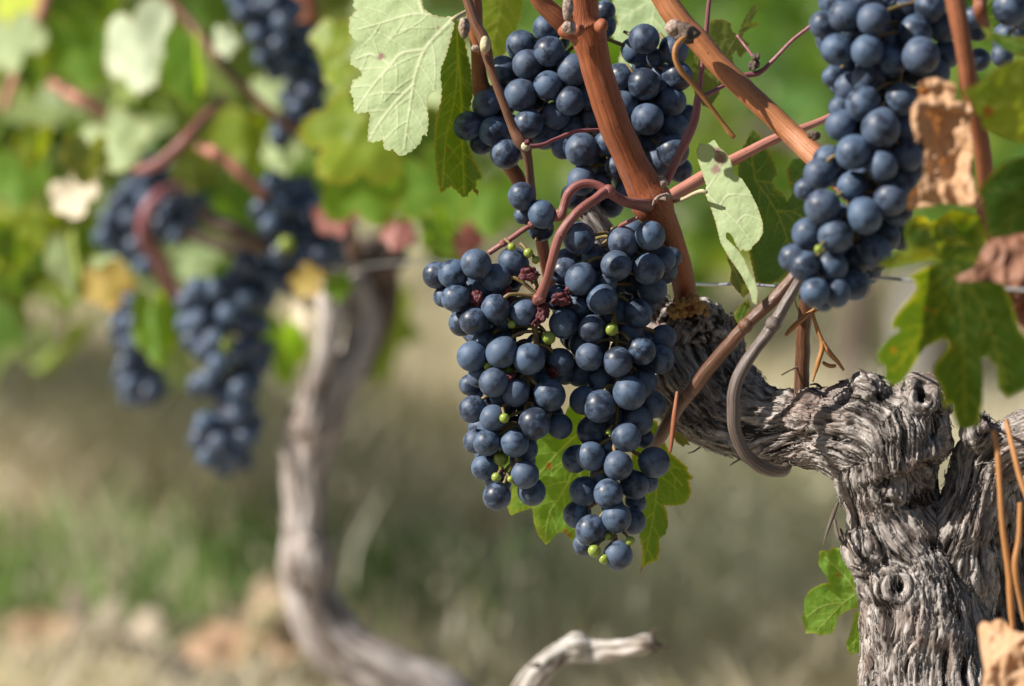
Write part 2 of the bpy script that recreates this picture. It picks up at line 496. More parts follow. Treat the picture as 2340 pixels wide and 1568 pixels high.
def traced_leaf(name, outline, d, mat, label, slope=(0, 0), curve=(0, 0), wave=6, wf=90, veins=(), step=4, teeth=0, tooth_len=14,
                vein_w=3.0, side=26, relief=1.0, edge_w=7, spots=(), fold=None, stalk=None, stalk_mat=None, group=None, cat='leaf', pucker=1.5, blade=None, depthf=None):
    """a leaf whose outline is given in measured pixels at distance d; depth slope/curvature give it its tilt and cup"""
    v, f, vein, edge, spot = leaf_2d(outline, veins, step, teeth, tooth_len, vein_w, side, edge_w, spots)
    c = (v.max(0) + v.min(0)) / 2; u = v - c; half = (v.max(0) - v.min(0)) / 2 + 1e-6
    off = slope[0] * u[:, 0] + slope[1] * -u[:, 1] + curve[0] * (u[:, 0] / half[0])**2 + curve[1] * (u[:, 1] / half[1])**2
    z0 = np.full((len(v), 1), d * 9.1)
    off += wave * fbm(np.hstack((v / wf, z0)), 2) + pucker * fbm(np.hstack((v / 16., z0)), 2)
    if fold is not None:                                  # (x0,y0,x1,y1,k): crease, k px of depth per px of distance on its right side
        x0, y0, x1, y1, k1, k2 = fold
        t = np.array((x1 - x0, y1 - y0)); t = t / np.linalg.norm(t)
        sd = (v[:, 0] - x0) * t[1] - (v[:, 1] - y0) * t[0]
        off += np.where(sd > 0, k1 * sd, -k2 * sd)
    if depthf is not None: off += depthf(v)
    off -= vein * relief
    V = PN(v[:, 0], v[:, 1], d + off * K * d)
    at = {'vein': ('FLOAT', vein), 'edge': ('FLOAT', edge), 'spot': ('FLOAT', spot)}
    if stalk is None:
        o = origin_mesh(name, V, f, at, mat)
        tag(o, label, cat, group); return o
    root = empty(name, PN(*stalk[0][:3]), label, cat, group)
    origin_mesh('blade', V, f, at, mat, root)
    MB().px(stalk, 10).build('petiole', stalk_mat or M_PALE, root)
    return root

def vine_outline(n_lobes=5, teeth=.05, seed=0, depth=.0, sinus=.16):
    r_ = np.random.RandomState(seed)
    tips = [(-128, .74), (-64, .90), (0, 1.0), (64, .90), (128, .74)]
    tips = [(a + r_.uniform(-6, 6), l * r_.uniform(.9, 1.1)) for a, l in tips]
    sin_ = [(-180, sinus), (-96, r_.uniform(.60, .70)), (-32, r_.uniform(.58, .74)), (32, r_.uniform(.58, .74)), (96, r_.uniform(.60, .70)), (180, sinus)]
    key = sorted(tips + sin_)
    A = np.array([k[0] for k in key]); R = np.array([k[1] for k in key])
    th = np.linspace(-178, 178, 150); rr = []
    for t in th:
        i = min(max(np.searchsorted(A, t) - 1, 0), len(A) - 2)
        u = (t - A[i]) / (A[i+1] - A[i]); u = math.sin(u * math.pi / 2)**.8 if R[i+1] > R[i] else 1 - math.cos(u * math.pi / 2)**.8
        rr.append(R[i]*(1-u)+R[i+1]*u)
    rr = np.array(rr)
    rr = rr * (1 + teeth * (np.abs(((th / 11.0 + .3*r_.rand()) % 1) * 2 - 1) * 2 - 1))
    a = np.radians(th)
    ol = np.stack((np.sin(a) * rr, np.cos(a) * rr), 1)
    vn = [[(0, 0), (np.sin(math.radians(t))*l*.5, np.cos(math.radians(t))*l*.52), (np.sin(math.radians(t))*l*.96, np.cos(math.radians(t))*l*.96)] for t, l in tips]
    return ol, vn

def free_leaf(name, x, y, d, size, mat, label, point=-90, yaw=0, pitch=0, cup=.15, foldk=.25, seed=0, group=None, fine=.045, stalk=None, cat='leaf', sq=1.0):
    """a whole five-lobed leaf, tip pointing at angle `point` in the picture, turned by yaw/pitch out of it; size = half-length in measured px"""
    ol, vn = vine_outline(seed=seed)
    v, f, vein, edge, spot = leaf_2d(ol, vn, fine, vein_w=.035, side=.3, edge_w=.09)
    v = v - (0, .28)
    z = cup * (v**2).sum(1) - foldk * np.abs(v[:, 0]) + .12 * fbm(np.stack((v[:, 0]*1.7, v[:, 1]*1.7, v[:, 0]*0 + seed), 1), 2)
    z = z - vein * .012
    a = math.radians(point - 90)
    p3 = np.stack((v[:, 0]*sq, v[:, 1], z), 1) * size * .95
    R = Matrix.Rotation(math.radians(pitch), 3, 'X') @ Matrix.Rotation(math.radians(yaw), 3, 'Y')
    R = Matrix.Rotation(a, 3, 'Z') @ R if False else R @ Matrix.Rotation(a, 3, 'Z')
    p3 = p3 @ np.array(R).T * K * d
    V = np.array(P(x, y, d)) + p3 @ CRN.T
    o = origin_mesh(name, V, f, {'vein': ('FLOAT', vein), 'edge': ('FLOAT', edge), 'spot': ('FLOAT', spot)}, mat)
    return tag(o, label, cat, group)

def build_wood(name, limbs, blobs, voxel, amp, mat, parent, knots=(), fr=1.0, origin=None, strips=0, lump=.006, seed=0, holes=()):
    """gnarled wood: limbs and burls fused, then furrowed along the grain; limbs = lists of (px,py,dist,width px)"""
    bm = bmesh.new(); cents, tang, nrm, bin_, rad, slen = [], [], [], [], [], []
    for li, lm in enumerate(limbs):
        c = catmull(lm, 6)
        C = PN(c[:, 0], c[:, 1], c[:, 2]); R = c[:, 3] * K * c[:, 2] * .5
        V, F, _ = sweep(C, R, 20)
        vs = [bm.verts.new(p) for p in V]
        for f in F: bm.faces.new([vs[i] for i in f])
        T = np.gradient(C, axis=0); T /= np.linalg.norm(T, axis=1)[:, None]
        a = np.array((.31, .9, .17)); n0 = a - T[0] * (a @ T[0]); n0 /= np.linalg.norm(n0)
        S = np.concatenate(([0], np.cumsum(np.linalg.norm(np.diff(C, axis=0), axis=1)))) + li * 1.37
        for i in range(len(C)):
            n0 = n0 - T[i] * (n0 @ T[i]); n0 = n0 / np.linalg.norm(n0)
            cents.append(C[i]); tang.append(T[i]); nrm.append(n0); bin_.append(np.cross(T[i], n0)); rad.append(R[i]); slen.append(S[i])
    for (x, y, d, r) in blobs:
        bmesh.ops.create_icosphere(bm, subdivisions=3, radius=r * K * d, matrix=Matrix.Translation(P(x, y, d)))
    me = bpy.data.meshes.new('tmp'); bm.to_mesh(me); bm.free()
    tmp = bpy.data.objects.new('tmp', me); COL.objects.link(tmp)
    md = tmp.modifiers.new('r', 'REMESH'); md.mode = 'VOXEL'; md.voxel_size = voxel
    sm = tmp.modifiers.new('s', 'SMOOTH'); sm.factor = .5; sm.iterations = max(4, int(.010 / voxel))
    dg = bpy.context.evaluated_depsgraph_get(); dg.update()
    m2 = bpy.data.meshes.new_from_object(tmp.evaluated_get(dg))
    bpy.data.objects.remove(tmp); bpy.data.meshes.remove(me)
    n = len(m2.vertices)
    v = np.zeros(n * 3, np.float32); m2.vertices.foreach_get('co', v); v = v.reshape(-1, 3).astype(float)
    nn = np.zeros(n * 3, np.float32); m2.vertex_normals.foreach_get('vector', nn); nn = nn.reshape(-1, 3).astype(float)
    cents, tang, nrm, bin_, rad, slen = map(np.array, (cents, tang, nrm, bin_, rad, slen))
    best = np.full(n, 1e9); bi = np.zeros(n, int)
    for i in range(0, len(cents), 2):
        dd = np.linalg.norm(v - cents[i], axis=1) / rad[i]
        k = dd < best; best[k] = dd[k]; bi[k] = i
    rel = v - cents[bi]
    s = slen[bi] + (rel * tang[bi]).sum(1)
    warp = .0045 / fr * np.stack([fbm(v * 32 * fr + 9 * k + seed, 3) for k in range(3)], -1)
    tw = .7 * vnoise(v * 10 * fr + 3.3 + seed)
    pu, pv = (rel * nrm[bi]).sum(1), (rel * bin_[bi]).sum(1)
    ct, st = np.cos(tw), np.sin(tw)
    q = np.stack((pu * ct - pv * st, pu * st + pv * ct, s), -1) + warp
    for (x, y, d, r) in knots:                            # the grain runs in rings round each knot
        c = np.array(P(x, y, d)); R = r * K * d
        e = v - c; rr = np.linalg.norm(e, axis=1)
        w = np.clip((1.15 + .35 * vnoise(v * 90) - rr / R) * 3, 0, 1)[:, None]
        ec = e @ CRN
        ang = np.arctan2(ec[:, 1], ec[:, 0])
        qk = np.stack((rr * .8, rr * 0 + .5, .03 * np.cos(ang) + x), -1) + warp * 1.6
        q = np.where(w > .5, qk, q)
    r1 = 1 - np.abs(fbm(q * np.array((330, 330, 20)) * fr, 3)) * 2.6
    r2 = 1 - np.abs(fbm(q * np.array((120, 120, 11)) * fr + 5, 3)) * 2.4
    pl = fbm(q * np.array((70, 70, 16)) * fr + 11, 2)
    steps = np.clip((pl - .05) * 9, 0, 1)
    h = .40 * r1 + .30 * r2 + .34 * steps - .35
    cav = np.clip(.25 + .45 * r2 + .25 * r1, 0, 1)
    big = fbm(v * 26 * fr + seed, 3)
    off = amp * h + lump * big
    for (x, y, d, r, dep, ring) in holes:                 # sawn stubs: rim and hollow
        c = np.array(P(x, y, d)); R = r * K * d
        e = (v - c) @ CRN; rr = np.hypot(e[:, 0] * 1.25, e[:, 1]) / R * (1 + .12 * fbm(v * 120, 2))
        off = off * np.clip(rr - .4, .15, 1) + ring * np.exp(-((rr - 1) / .28)**2) * (e[:, 2] > -R * 3) - dep * np.clip(1 - rr / .72, 0, 1) * (e[:, 2] > -R * 3)
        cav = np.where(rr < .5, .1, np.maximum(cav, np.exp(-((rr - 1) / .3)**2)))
    v2 = v + nn * off[:, None]
    org = v.mean(0) if origin is None else np.array(origin)
    m2.vertices.foreach_set('co', (v2 - org).astype(np.float32).ravel())
    for an, ty, arr in (('tc', 'FLOAT_VECTOR', q), ('cav', 'FLOAT', cav)):
        at = m2.attributes.new(an, ty, 'POINT'); at.data.foreach_set('vector' if ty != 'FLOAT' else 'value', arr.astype(np.float32).ravel())
    # shreds of bark lifting off along the grain, in the same mesh
    if strips:
        tri = bpy.data.meshes.new('s')
        tg = tang[bi] * ct[:, None] + (np.cross(tang[bi], nn)) * (st * .6)[:, None]
        bm = bmesh.new(); bm.from_mesh(m2); bm.verts.ensure_lookup_table()
        lq = bm.verts.layers.float_vector['tc']; lc = bm.verts.layers.float['cav']
        bvh = BVHTree.FromBMesh(bm)
        r_ = np.random.RandomState(5)
        for k in range(strips):
            i = r_.randint(n)
            p = Vector(v2[i] - org); dirv = Vector(tg[i]) * r_.choice((-1, 1))
            ln = r_.uniform(.006, .026) / fr; w = r_.uniform(.0002, .0009) / fr; lift = r_.uniform(.0001, .0020) / fr
            L_, prev = 8, None
            bend = r_.uniform(-.5, .5)
            pq = q[i]; cv0 = r_.uniform(.4, 1)
            row = []
            for j in range(L_):
                loc, no, fi, ds = bvh.find_nearest(p)
                if loc is None: break
                t = j / (L_ - 1)
                tgt = (dirv - no * dirv.dot(no)).normalized()
                sd = no.cross(tgt)
                ww = w * (1 - .8 * t**2) * (.5 + .5 * min(1, t * 5))
                base = loc + no * (.0003 + lift * t**2 * 1.5)
                row.append((base - sd * ww, base + sd * ww, base + no * .0005, t))
                p = loc + (tgt + sd * bend * .25) * (ln / L_)
            pv_ = None
            for a, b, c_, t in row:
                cur = []
                for xx, u in ((a, 0), (c_, .5), (b, 1)):
                    vv = bm.verts.new(xx); vv[lq] = Vector((pq[0] + u * .002, pq[1], pq[2] + t * ln)); vv[lc] = cv0; cur.append(vv)
                if pv_:
                    for g in (0, 1): bm.faces.new((pv_[g], pv_[g+1], cur[g+1], cur[g])).smooth = True
                pv_ = cur
        bm.to_mesh(m2); bm.free()
    m2.update()
    m2.materials.clear()
    m2.materials.append(mat)
    o = bpy.data.objects.new(name, m2); COL.objects.link(o)
    m2.polygons.foreach_set('use_smooth', np.ones(len(m2.polygons), bool))
    if parent is not None: o.parent = parent; o.location = Vector(org) - Vector(parent.location)
    else: o.location = org
    return o

def grape_mesh(nu=28, nv=18):
    V, F = [], []
    for i in range(nv + 1):
        t = math.pi * i / nv
        for j in range(nu):
            a = 2 * math.pi * j / nu
            r = 1.0
            r -= .13 * math.exp(-(t / .20)**2) - .05 * math.exp(-((t - .36) / .15)**2)
            r -= .03 * math.exp(-((math.pi - t) / .10)**2)
            V.append((r*math.sin(t)*math.cos(a), r*math.sin(t)*math.sin(a), r*math.cos(t)*1.02))
    for i in range(nv):
        for j in range(nu):
            F.append((i*nu+j, (i+1)*nu+j, (i+1)*nu+(j+1) % nu, i*nu+(j+1) % nu))
    return V, F
_gv, _gf = grape_mesh(); GM = bpy.data.meshes.new("grape"); GM.from_pydata(_gv, [], _gf); GM.update()
bm = bmesh.new(); bm.from_mesh(GM); bmesh.ops.remove_doubles(bm, verts=bm.verts, dist=1e-4); bmesh.ops.recalc_face_normals(bm, faces=bm.faces); bm.to_mesh(GM); bm.free()
GM.polygons.foreach_set('use_smooth', np.ones(len(GM.polygons), bool))
# the skin texture is in metres, so the unit mesh is baked to a 7 mm berry
UNIT = .0072
for v_ in GM.vertices: v_.co *= UNIT
GM.materials.append(M_GRAPE)

def blob_mesh(name, r, amp, freq, mat, sub=3, seed=0):
    bm = bmesh.new(); bmesh.ops.create_icosphere(bm, subdivisions=sub, radius=1)
    me = bpy.data.meshes.new(name); bm.to_mesh(me); bm.free()
    v = np.array([q.co for q in me.vertices]); v = v * (1 + amp * fbm(v * freq + seed, 3))[:, None] * r
    me.vertices.foreach_set('co', v.astype(np.float32).ravel()); me.update()
    me.polygons.foreach_set('use_smooth', np.ones(len(me.polygons), bool)); me.materials.append(mat)
    return me

def bunch(label, d0, grapes, rachis, green=(), raisin=(), bulge=1.5, group=None, layer_k=.9, pack=.86, stalk_mat=None, order=None, name='grape_bunch', pedicels=True, fill=True, grow=1.05):
    """grapes: (px,py,r px[,layer]); nearest first inside a layer. Each berry gets its own distance so that none sinks far into another."""
    r_ = np.random.RandomState(len(grapes) + int(d0 * 1000))
    g = [(a[0], a[1], a[2] * grow, a[3] if len(a) > 3 else 0) for a in grapes]
    md = float(np.median([a[2] for a in g])); g = [(a[0], a[1], a[2] if a[2] < md * .82 else md + .62 * (a[2] - md), a[3]) for a in g]
    xs = np.array([a[0] for a in g]); ys = np.array([a[1] for a in g])
    if fill:
        cx, cy = xs.mean(), ys.mean(); rm = np.median([q[2] for q in g])
        for (x, y, r, ly) in list(g):
            if len(g) >= 98: break
            row = xs[np.abs(ys - y) < 2.5 * rm]; mx = row.mean() if len(row) else cx
            col_ = ys[np.abs(xs - x) < 2.0 * rm]; my = col_.mean()
            v_ = np.array((mx - x, my - y)); l_ = np.linalg.norm(v_)
            if l_ < 1: continue
            x2, y2 = np.array((x, y)) + v_ / l_ * min(l_, rm * 1.05)
            if min(math.hypot(x2 - q[0], y2 - q[1]) for q in g) > .42 * rm: g.append((x2, y2, rm * .98, 2))
    root = empty(name, P(float(np.mean(xs)), float(ys.min()), d0 + .015), label, 'grapes', group)
    g = sorted(enumerate(g), key=lambda t: (t[1][3], t[0]))
    placed = []
    for _, (x, y, r, ly) in g:
        row = xs[np.abs(ys - y) < 3.2 * r]
        half = max((row.max() - row.min()) / 2, r * 1.5); e = (x - (row.max() + row.min()) / 2) / half
        z = ly * layer_k * r * 1.25 + bulge * r * e * e * .8 + r_.uniform(0, .25) * r
        for (x2, y2, r2, z2) in placed:
            dx = math.hypot(x - x2, y - y2); m = pack * (r + r2)
            if dx < m: 
                need = z2 + math.sqrt(m*m - dx*dx)
                if abs(z - z2) < math.sqrt(m*m - dx*dx): z = max(z, need) if need - z < 3.4 * r else z
        placed.append((x, y, r, z))
    rc = catmull(rachis, 10)
    RC = PN(rc[:, 0], rc[:, 1], d0 + (rc[:, 2]) * K * d0)
    st = MB(); st.world(RC, np.maximum(rc[:, 3], 2) * K * d0 * .5, 8)
    first = True
    for (x, y, r, z) in placed:
        d = d0 + z * K * d0
        c = P(x, y, d)
        k = np.argmin(np.linalg.norm(RC - np.array(c), axis=1) + .012 * np.abs(rc[:, 1] - y + r * 1.2) * K * d0 / .01)
        a = Vector(RC[k]); dirn = (a - c)
        ln = dirn.length
        dirn = (dirn.normalized() + Vector((0, 0, .35)) + Vector(r_.uniform(-.35, .35, 3))).normalized()
        o = bpy.data.objects.new('grape', GM); COL.objects.link(o)
        o.parent = root; o.location = c - root.location
        q = dirn.to_track_quat('Z', 'Y'); o.rotation_mode = 'QUATERNION'; o.rotation_quaternion = q
        sc = r * K * d / UNIT
        o.scale = (sc * r_.uniform(.98, 1.03), sc * r_.uniform(.98, 1.03), sc * r_.uniform(.97, 1.05))
        if pedicels and ln > .030:
            st.world(np.array([c + dirn * r * K * d * .84, c + dirn * r * K * d * 1.5 + Vector((0, .002, .001))]), np.array([.0012, .0008]), 6)
        elif pedicels and ln > .004:
            rw = r * K * d
            p0 = c + dirn * rw * .84; p1 = c + dirn * rw * 1.35; 
            pts = np.array([p0, p1, (p1 * .5 + a * .5) + Vector((0, 0, .001)), a])
            cc = catmull(pts, .002)
            st.world(cc, np.linspace(.0011, .0008, len(cc)), 6)
            st.world(np.array([p0, c + dirn * rw * .97]), np.array([.0016, .0012]), 6)
    for i, (x, y, r, z) in enumerate(green):
        me = blob_mesh('unripe_berry', r * K * d0, .06, 1.2, M_UNRIPE, 3, i)
        o = bpy.data.objects.new('unripe_berry', me); COL.objects.link(o); o.parent = root
        o.location = P(x, y, d0 + z * K * d0) - root.location
        sx = (np.mean(xs) - x); sx = math.copysign(min(abs(sx), r * 1.6), sx)
        q = catmull([tuple(P(x, y, d0 + z * K * d0)), tuple(P(x + sx * .5, y - r * 1.25, d0 + (z + r * .4) * K * d0)), tuple(P(x + sx, y - r * 1.9, d0 + (z + r * 1.6) * K * d0))], .001)
        st.world(q, np.linspace(.0006, .0009, len(q)), 6)
    st.build('stalk', stalk_mat or M_STALK, root)
    for i, (x, y, r, z) in enumerate(raisin):
        me = blob_mesh('shrivelled_berry', r * K * d0, .85, 1.9, M_RAISIN, 4, i * 3.1)
        o = bpy.data.objects.new('shrivelled_berry', me); COL.objects.link(o); o.parent = root
        o.location = P(x, y, d0 + z * K * d0) - root.location
        o.scale = (1.2, .9, .8); o.rotation_euler = (i * .9, i * 1.7, i * 2.3)
    return root
# ------------------------------------------------------------------ the setting: ground, grass, far rows
LG = leaf_mat
M_UNDER = LG('leaf_pale_underside', (.36, .45, .22), (.44, .53, .29), (.60, .64, .42), (.34, .27, .10), (.26, .15, .13), .35, (1.4, 1.45, .6), .6, .25, bump=.7)
M_UNDER2 = LG('leaf_grey_green_underside', (.26, .36, .17), (.34, .44, .22), (.50, .55, .34), (.30, .26, .10), (.2, .13, .10), .35, (1.4, 1.45, .6), .6, .25, bump=.7)
M_SILVER = LG('leaf_silvery', (.50, .58, .38), (.62, .68, .47), (.70, .73, .56), (.40, .34, .16), (.30, .2, .12), .35, (1.2, 1.25, .7), .55, .3)
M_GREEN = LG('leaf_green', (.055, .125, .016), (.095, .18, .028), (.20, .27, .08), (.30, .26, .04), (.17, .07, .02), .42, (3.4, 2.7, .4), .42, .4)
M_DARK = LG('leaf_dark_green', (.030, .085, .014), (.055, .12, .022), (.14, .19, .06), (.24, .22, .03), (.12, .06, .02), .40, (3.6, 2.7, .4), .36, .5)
M_YEL = LG('leaf_yellow_green', (.16, .25, .022), (.26, .34, .04), (.36, .42, .12), (.42, .33, .04), (.28, .07, .02), .45, (2.2, 1.9, .4), .45, .35)
M_OLIVE = LG('leaf_olive', (.12, .17, .035), (.19, .23, .05), (.28, .31, .12), (.36, .24, .06), (.2, .08, .03), .4, (1.8, 1.6, .6), .45, .35)
M_AMBER = LG('leaf_amber', (.40, .28, .06), (.55, .42, .13), (.62, .50, .18), (.40, .13, .03), (.35, .10, .03), .4, (1.2, 1.1, .6), .5, .3)
M_RED = LG('leaf_red', (.30, .10, .10), (.44, .21, .18), (.45, .26, .18), (.22, .04, .03), (.25, .03, .03), .35, (1.4, 1.0, .8), .5, .3)
M_CREAM = LG('leaf_cream', (.66, .58, .42), (.76, .68, .50), (.74, .62, .48), (.60, .38, .26), (.50, .30, .18), .25, (1.1, 1.0, .8), .6, .25)
M_DRY = LG('leaf_dry_tan', (.48, .27, .135), (.66, .43, .26), (.70, .49, .32), (.36, .17, .07), (.30, .12, .04), .22, (1.5, .9, .4), .55, .3, 60, .8)
M_DRYRED = LG('leaf_dry_brown', (.20, .085, .05), (.36, .18, .11), (.42, .24, .15), (.14, .05, .02), (.12, .04, .02), .22, (1.5, .9, .5), .55, .3, 60, .8)
M_LITGREEN = LG('leaf_fresh_green', (.10, .22, .025), (.16, .29, .045), (.33, .42, .14), (.34, .38, .06), (.26, .12, .03), .45, (2.6, 2.3, .4), .45, .35)

M_DARKY = LG('leaf_dark_lit_edge', (.020, .056, .009), (.036, .080, .014), (.12, .15, .04), (.20, .25, .02), (.12, .07, .02), .45, (6.5, 4.6, .4), .42, .45)  # yellow edge colour paints in the sun glowing through the rim
# ground sheet
def ground():
    nx, ny = 150, 170
    x = np.linspace(-1, 1, nx); y = np.linspace(0, 1, ny)
    gx, gy = np.meshgrid(x, y)
    Y = 1.2 + gy**2 * 60 - .0; X = gx * (2.5 + Y * .9)
    Z = .05 * fbm(np.stack((X*.7, Y*.7, X*0), -1), 3) + .03 * fbm(np.stack((X*4, Y*4, X*0), -1), 3)
    V = np.stack((X, Y, Z), -1).reshape(-1, 3)
    i = np.arange(nx*ny).reshape(ny, nx)
    F = np.stack((i[:-1, :-1], i[:-1, 1:], i[1:, 1:], i[1:, :-1]), -1).reshape(-1, 4)
    m, nt, out = new_mat('soil')
    tcn = N(nt, 'TexCoord')
    a = noise(nt, tcn.outputs['Object'], 1.1, 5, .6); b2 = noise(nt, tcn.outputs['Object'], 14, 5, .65)
    col = mix(nt, ramp(nt, a, .35, .62), (.36, .30, .235), (.48, .42, .33))
    col = mix(nt, ramp(nt, b2, .45, .7), col, (.22, .20, .13))
    b = N(nt, 'BsdfPrincipled'); L(nt, col, b.inputs['Base Color']); b.inputs['Roughness'].default_value = .9
    bp = N(nt, 'Bump'); bp.inputs['Strength'].default_value = .8; bp.inputs['Distance'].default_value = .02
    L(nt, b2, bp.inputs['Height']); L(nt, bp.outputs[0], b.inputs['Normal']); L(nt, b.outputs[0], out.inputs[0])
    o = origin_mesh('ground', V, F, {}, m)
    tag(o, kind='structure'); o['label'] = 'brown soil of the vineyard under dry grass'
ground()
M_BLADE = attr_leaf_mat('grass_blade', .48, .65, (1.35, 1.3, 1.0))
M_MASS = attr_leaf_mat('row_leaf', .45, .5, (2.0, 1.85, .45))
def grass():
    n = 60000
    t = rng.rand(n)
    Y = 3.4 + (t**1.6) * 15; X = rng.uniform(-1, 1, n) * (.35 + Y * .155)
    pt = fbm(np.stack((X*1.3, Y*.55, X*0+3), -1), 3); gp = fbm(np.stack((X*1.7, Y*.8, X*0+9), -1), 3)
    keep = rng.rand(n) < np.clip(.75 + 1.2 * pt, .12, 1)
    X, Y, pt, gp = X[keep], Y[keep], pt[keep], gp[keep]; n = len(X)
    n2 = 2600; pale = np.concatenate((np.zeros(n, bool), np.ones(n2, bool)))
    X = np.concatenate((X, rng.normal(.40, .17, n2))); Y = np.concatenate((Y, rng.uniform(4.0, 5.6, n2)))
    pt = np.concatenate((pt, np.full(n2, .55))); gp = np.concatenate((gp, np.full(n2, -1.))); n = n + n2
    z0 = .05 * fbm(np.stack((X*.7, Y*.7, X*0), -1), 3) - .01
    gq = np.hypot((X + .38) / .34, (Y - 4.75) / .55) + .5 * gp
    green = ((gq < .95) | (gp > .44)) & (rng.rand(n) < .5)
    h = np.where(green, rng.uniform(.05, .14, n), rng.uniform(.05, .21, n) * np.clip(.8 + pt, .4, 1.4))
    w = rng.uniform(.0015, .0035, n) * (1 + Y * .10) * np.where(green, 1.8, 1)
    a = rng.uniform(0, 2*math.pi, n); lean = rng.uniform(.1, .9, n) * h
    lx, ly = np.cos(a) * lean, np.sin(a) * lean
    b = a + rng.uniform(-1.5, 1.5, n); wx, wy = -np.sin(b) * w, np.cos(b) * w
    p = np.stack((X, Y, z0), -1); o = np.zeros(n)
    W = np.stack((wx, wy, o), -1)
    m_ = p + np.stack((lx*.35, ly*.35, h*.62), -1); e = p + np.stack((lx, ly, h), -1)
    V = np.stack((p - W, p + W, m_ + W*.8, m_ - W*.8, e + W*.15, e - W*.15), 1).reshape(-1, 3)
    k = np.arange(n)[:, None] * 6
    F = np.concatenate((k + np.array((0, 1, 2, 3)), k + np.array((3, 2, 4, 5))))
    straw = np.array((.69, .62, .49)); olive = np.array((.54, .49, .37)); gr = np.array((.13, .22, .06)); gray = np.array((.58, .52, .44))
    u = rng.rand(n)[:, None]; q = np.clip(.5 + 1.6 * fbm(np.stack((X*.9, Y*.6, X*0+21), -1), 2), 0, 1)[:, None]
    c = straw * u + gray * (1 - u); c = c * q + (c * .35 + olive * .65) * (1 - q)
    c = np.where(pale[:, None], np.array((.80, .76, .62)) * (.75 + .3 * u), c)
    c = np.where(green[:, None], gr * (.7 + .7 * u), c)
    c = np.concatenate((c, np.ones((n, 1))), 1)
    o = origin_mesh('grass', V, F, {'hue': ('FLOAT_COLOR', np.repeat(c, 6, 0))}, M_BLADE)
    tag(o, 'dry straw coloured grass with green weeds covering the vineyard floor', kind='stuff')
grass()

def leafmass(name, line, n, zlo, zhi, spread, size, hues, label, seed):
    """many vine leaves spread through a trellised row: one mass"""
    r_ = np.random.RandomState(seed)
    (x0, y0), (x1, y1) = line
    t = r_.rand(n); X = x0 + (x1-x0)*t + r_.normal(0, spread, n); Y = y0 + (y1-y0)*t + r_.normal(0, spread, n)
    Lr = math.hypot(x1-x0, y1-y0)
    lowe = zlo + .10 * vnoise(np.stack((t*Lr*2.2, t*0, t*0 + seed), -1))
    Z = lowe + (zhi - lowe) * r_.rand(n)**.9
    gap = fbm(np.stack((X*2.6, Y*2.6, Z*3.0), -1), 2)
    k = gap > -.32; X, Y, Z = X[k], Y[k], Z[k]; n = len(X)
    ol = np.array([(0, -.15), (.42, -.35), (.62, .05), (.48, .22), (.70, .52), (.30, .55), (0, 1), (-.30, .55), (-.70, .52), (-.48, .22), (-.62, .05), (-.42, -.35)])
    m = len(ol)
    nrm = r_.normal(0, 1, (n, 3)) + np.array((-.3, -.9, .5)); nrm /= np.linalg.norm(nrm, axis=1)[:, None]
    tip = r_.normal(0, .55, (n, 3)) + np.array((0, 0, -1.0)); tip -= nrm * (tip * nrm).sum(1)[:, None]; tip /= np.linalg.norm(tip, axis=1)[:, None]
    sd = np.cross(nrm, tip); s = r_.uniform(.6, 1.15, n) * size
    c = np.stack((X, Y, Z), -1)
    bow = (ol**2).sum(1) * -.22
    V = c[:, None] + s[:, None, None] * (ol[None, :, 0, None] * sd[:, None] + ol[None, :, 1, None] * tip[:, None] + bow[None, :, None] * nrm[:, None])
    V = np.concatenate((V, (c + s[:, None] * .25 * tip)[:, None]), 1)
    V = V.reshape(-1, 3)
    kk = np.arange(n)[:, None] * (m + 1)
    F = np.concatenate([kk + np.array((i, (i+1) % m, m)) for i in range(m)])
    hues = np.array(hues); hi = r_.randint(0, len(hues), n)
    cc = hues[hi] * r_.uniform(.75, 1.25, (n, 1)); cc = np.concatenate((cc, np.ones((n, 1))), 1)
    o = origin_mesh(name, V, F, {'hue': ('FLOAT_COLOR', np.repeat(cc, m + 1, 0))}, M_MASS)
    tag(o, label, kind='stuff')
HG = [(.07, .15, .022), (.11, .21, .032), (.15, .25, .05), (.10, .20, .06), (.20, .27, .05), (.24, .32, .14)]
HY = HG + [(.28, .36, .18), (.23, .30, .09), (.32, .39, .23), (.24, .31, .10)]
leafmass('distant_vine_foliage', ((1.75, 3.9), (-1.55, 13.5)), 5000, .40, 1.32, .16, .085, HG, 'blurred green foliage of the next vine row behind the canes', 1)
leafmass('distant_vine_foliage', ((4.2, 6.0), (-2.2, 22.0)), 6000, .42, 2.0, .22, .11, HG, 'blurred green foliage of the third vine row farther back', 2)
leafmass('distant_vine_foliage', ((-.36, 3.35), (-3.0, 11.5)), 4600, .46, 1.08, .15, .080, HY, 'blurred foliage farther along the same row at the left edge', 3)
leafmass('distant_vine_foliage', ((9.5, 9.5), (-6.0, 36.0)), 5000, .4, 2.4, .3, .16, HG, 'dim green foliage of the farthest vine row', 4)

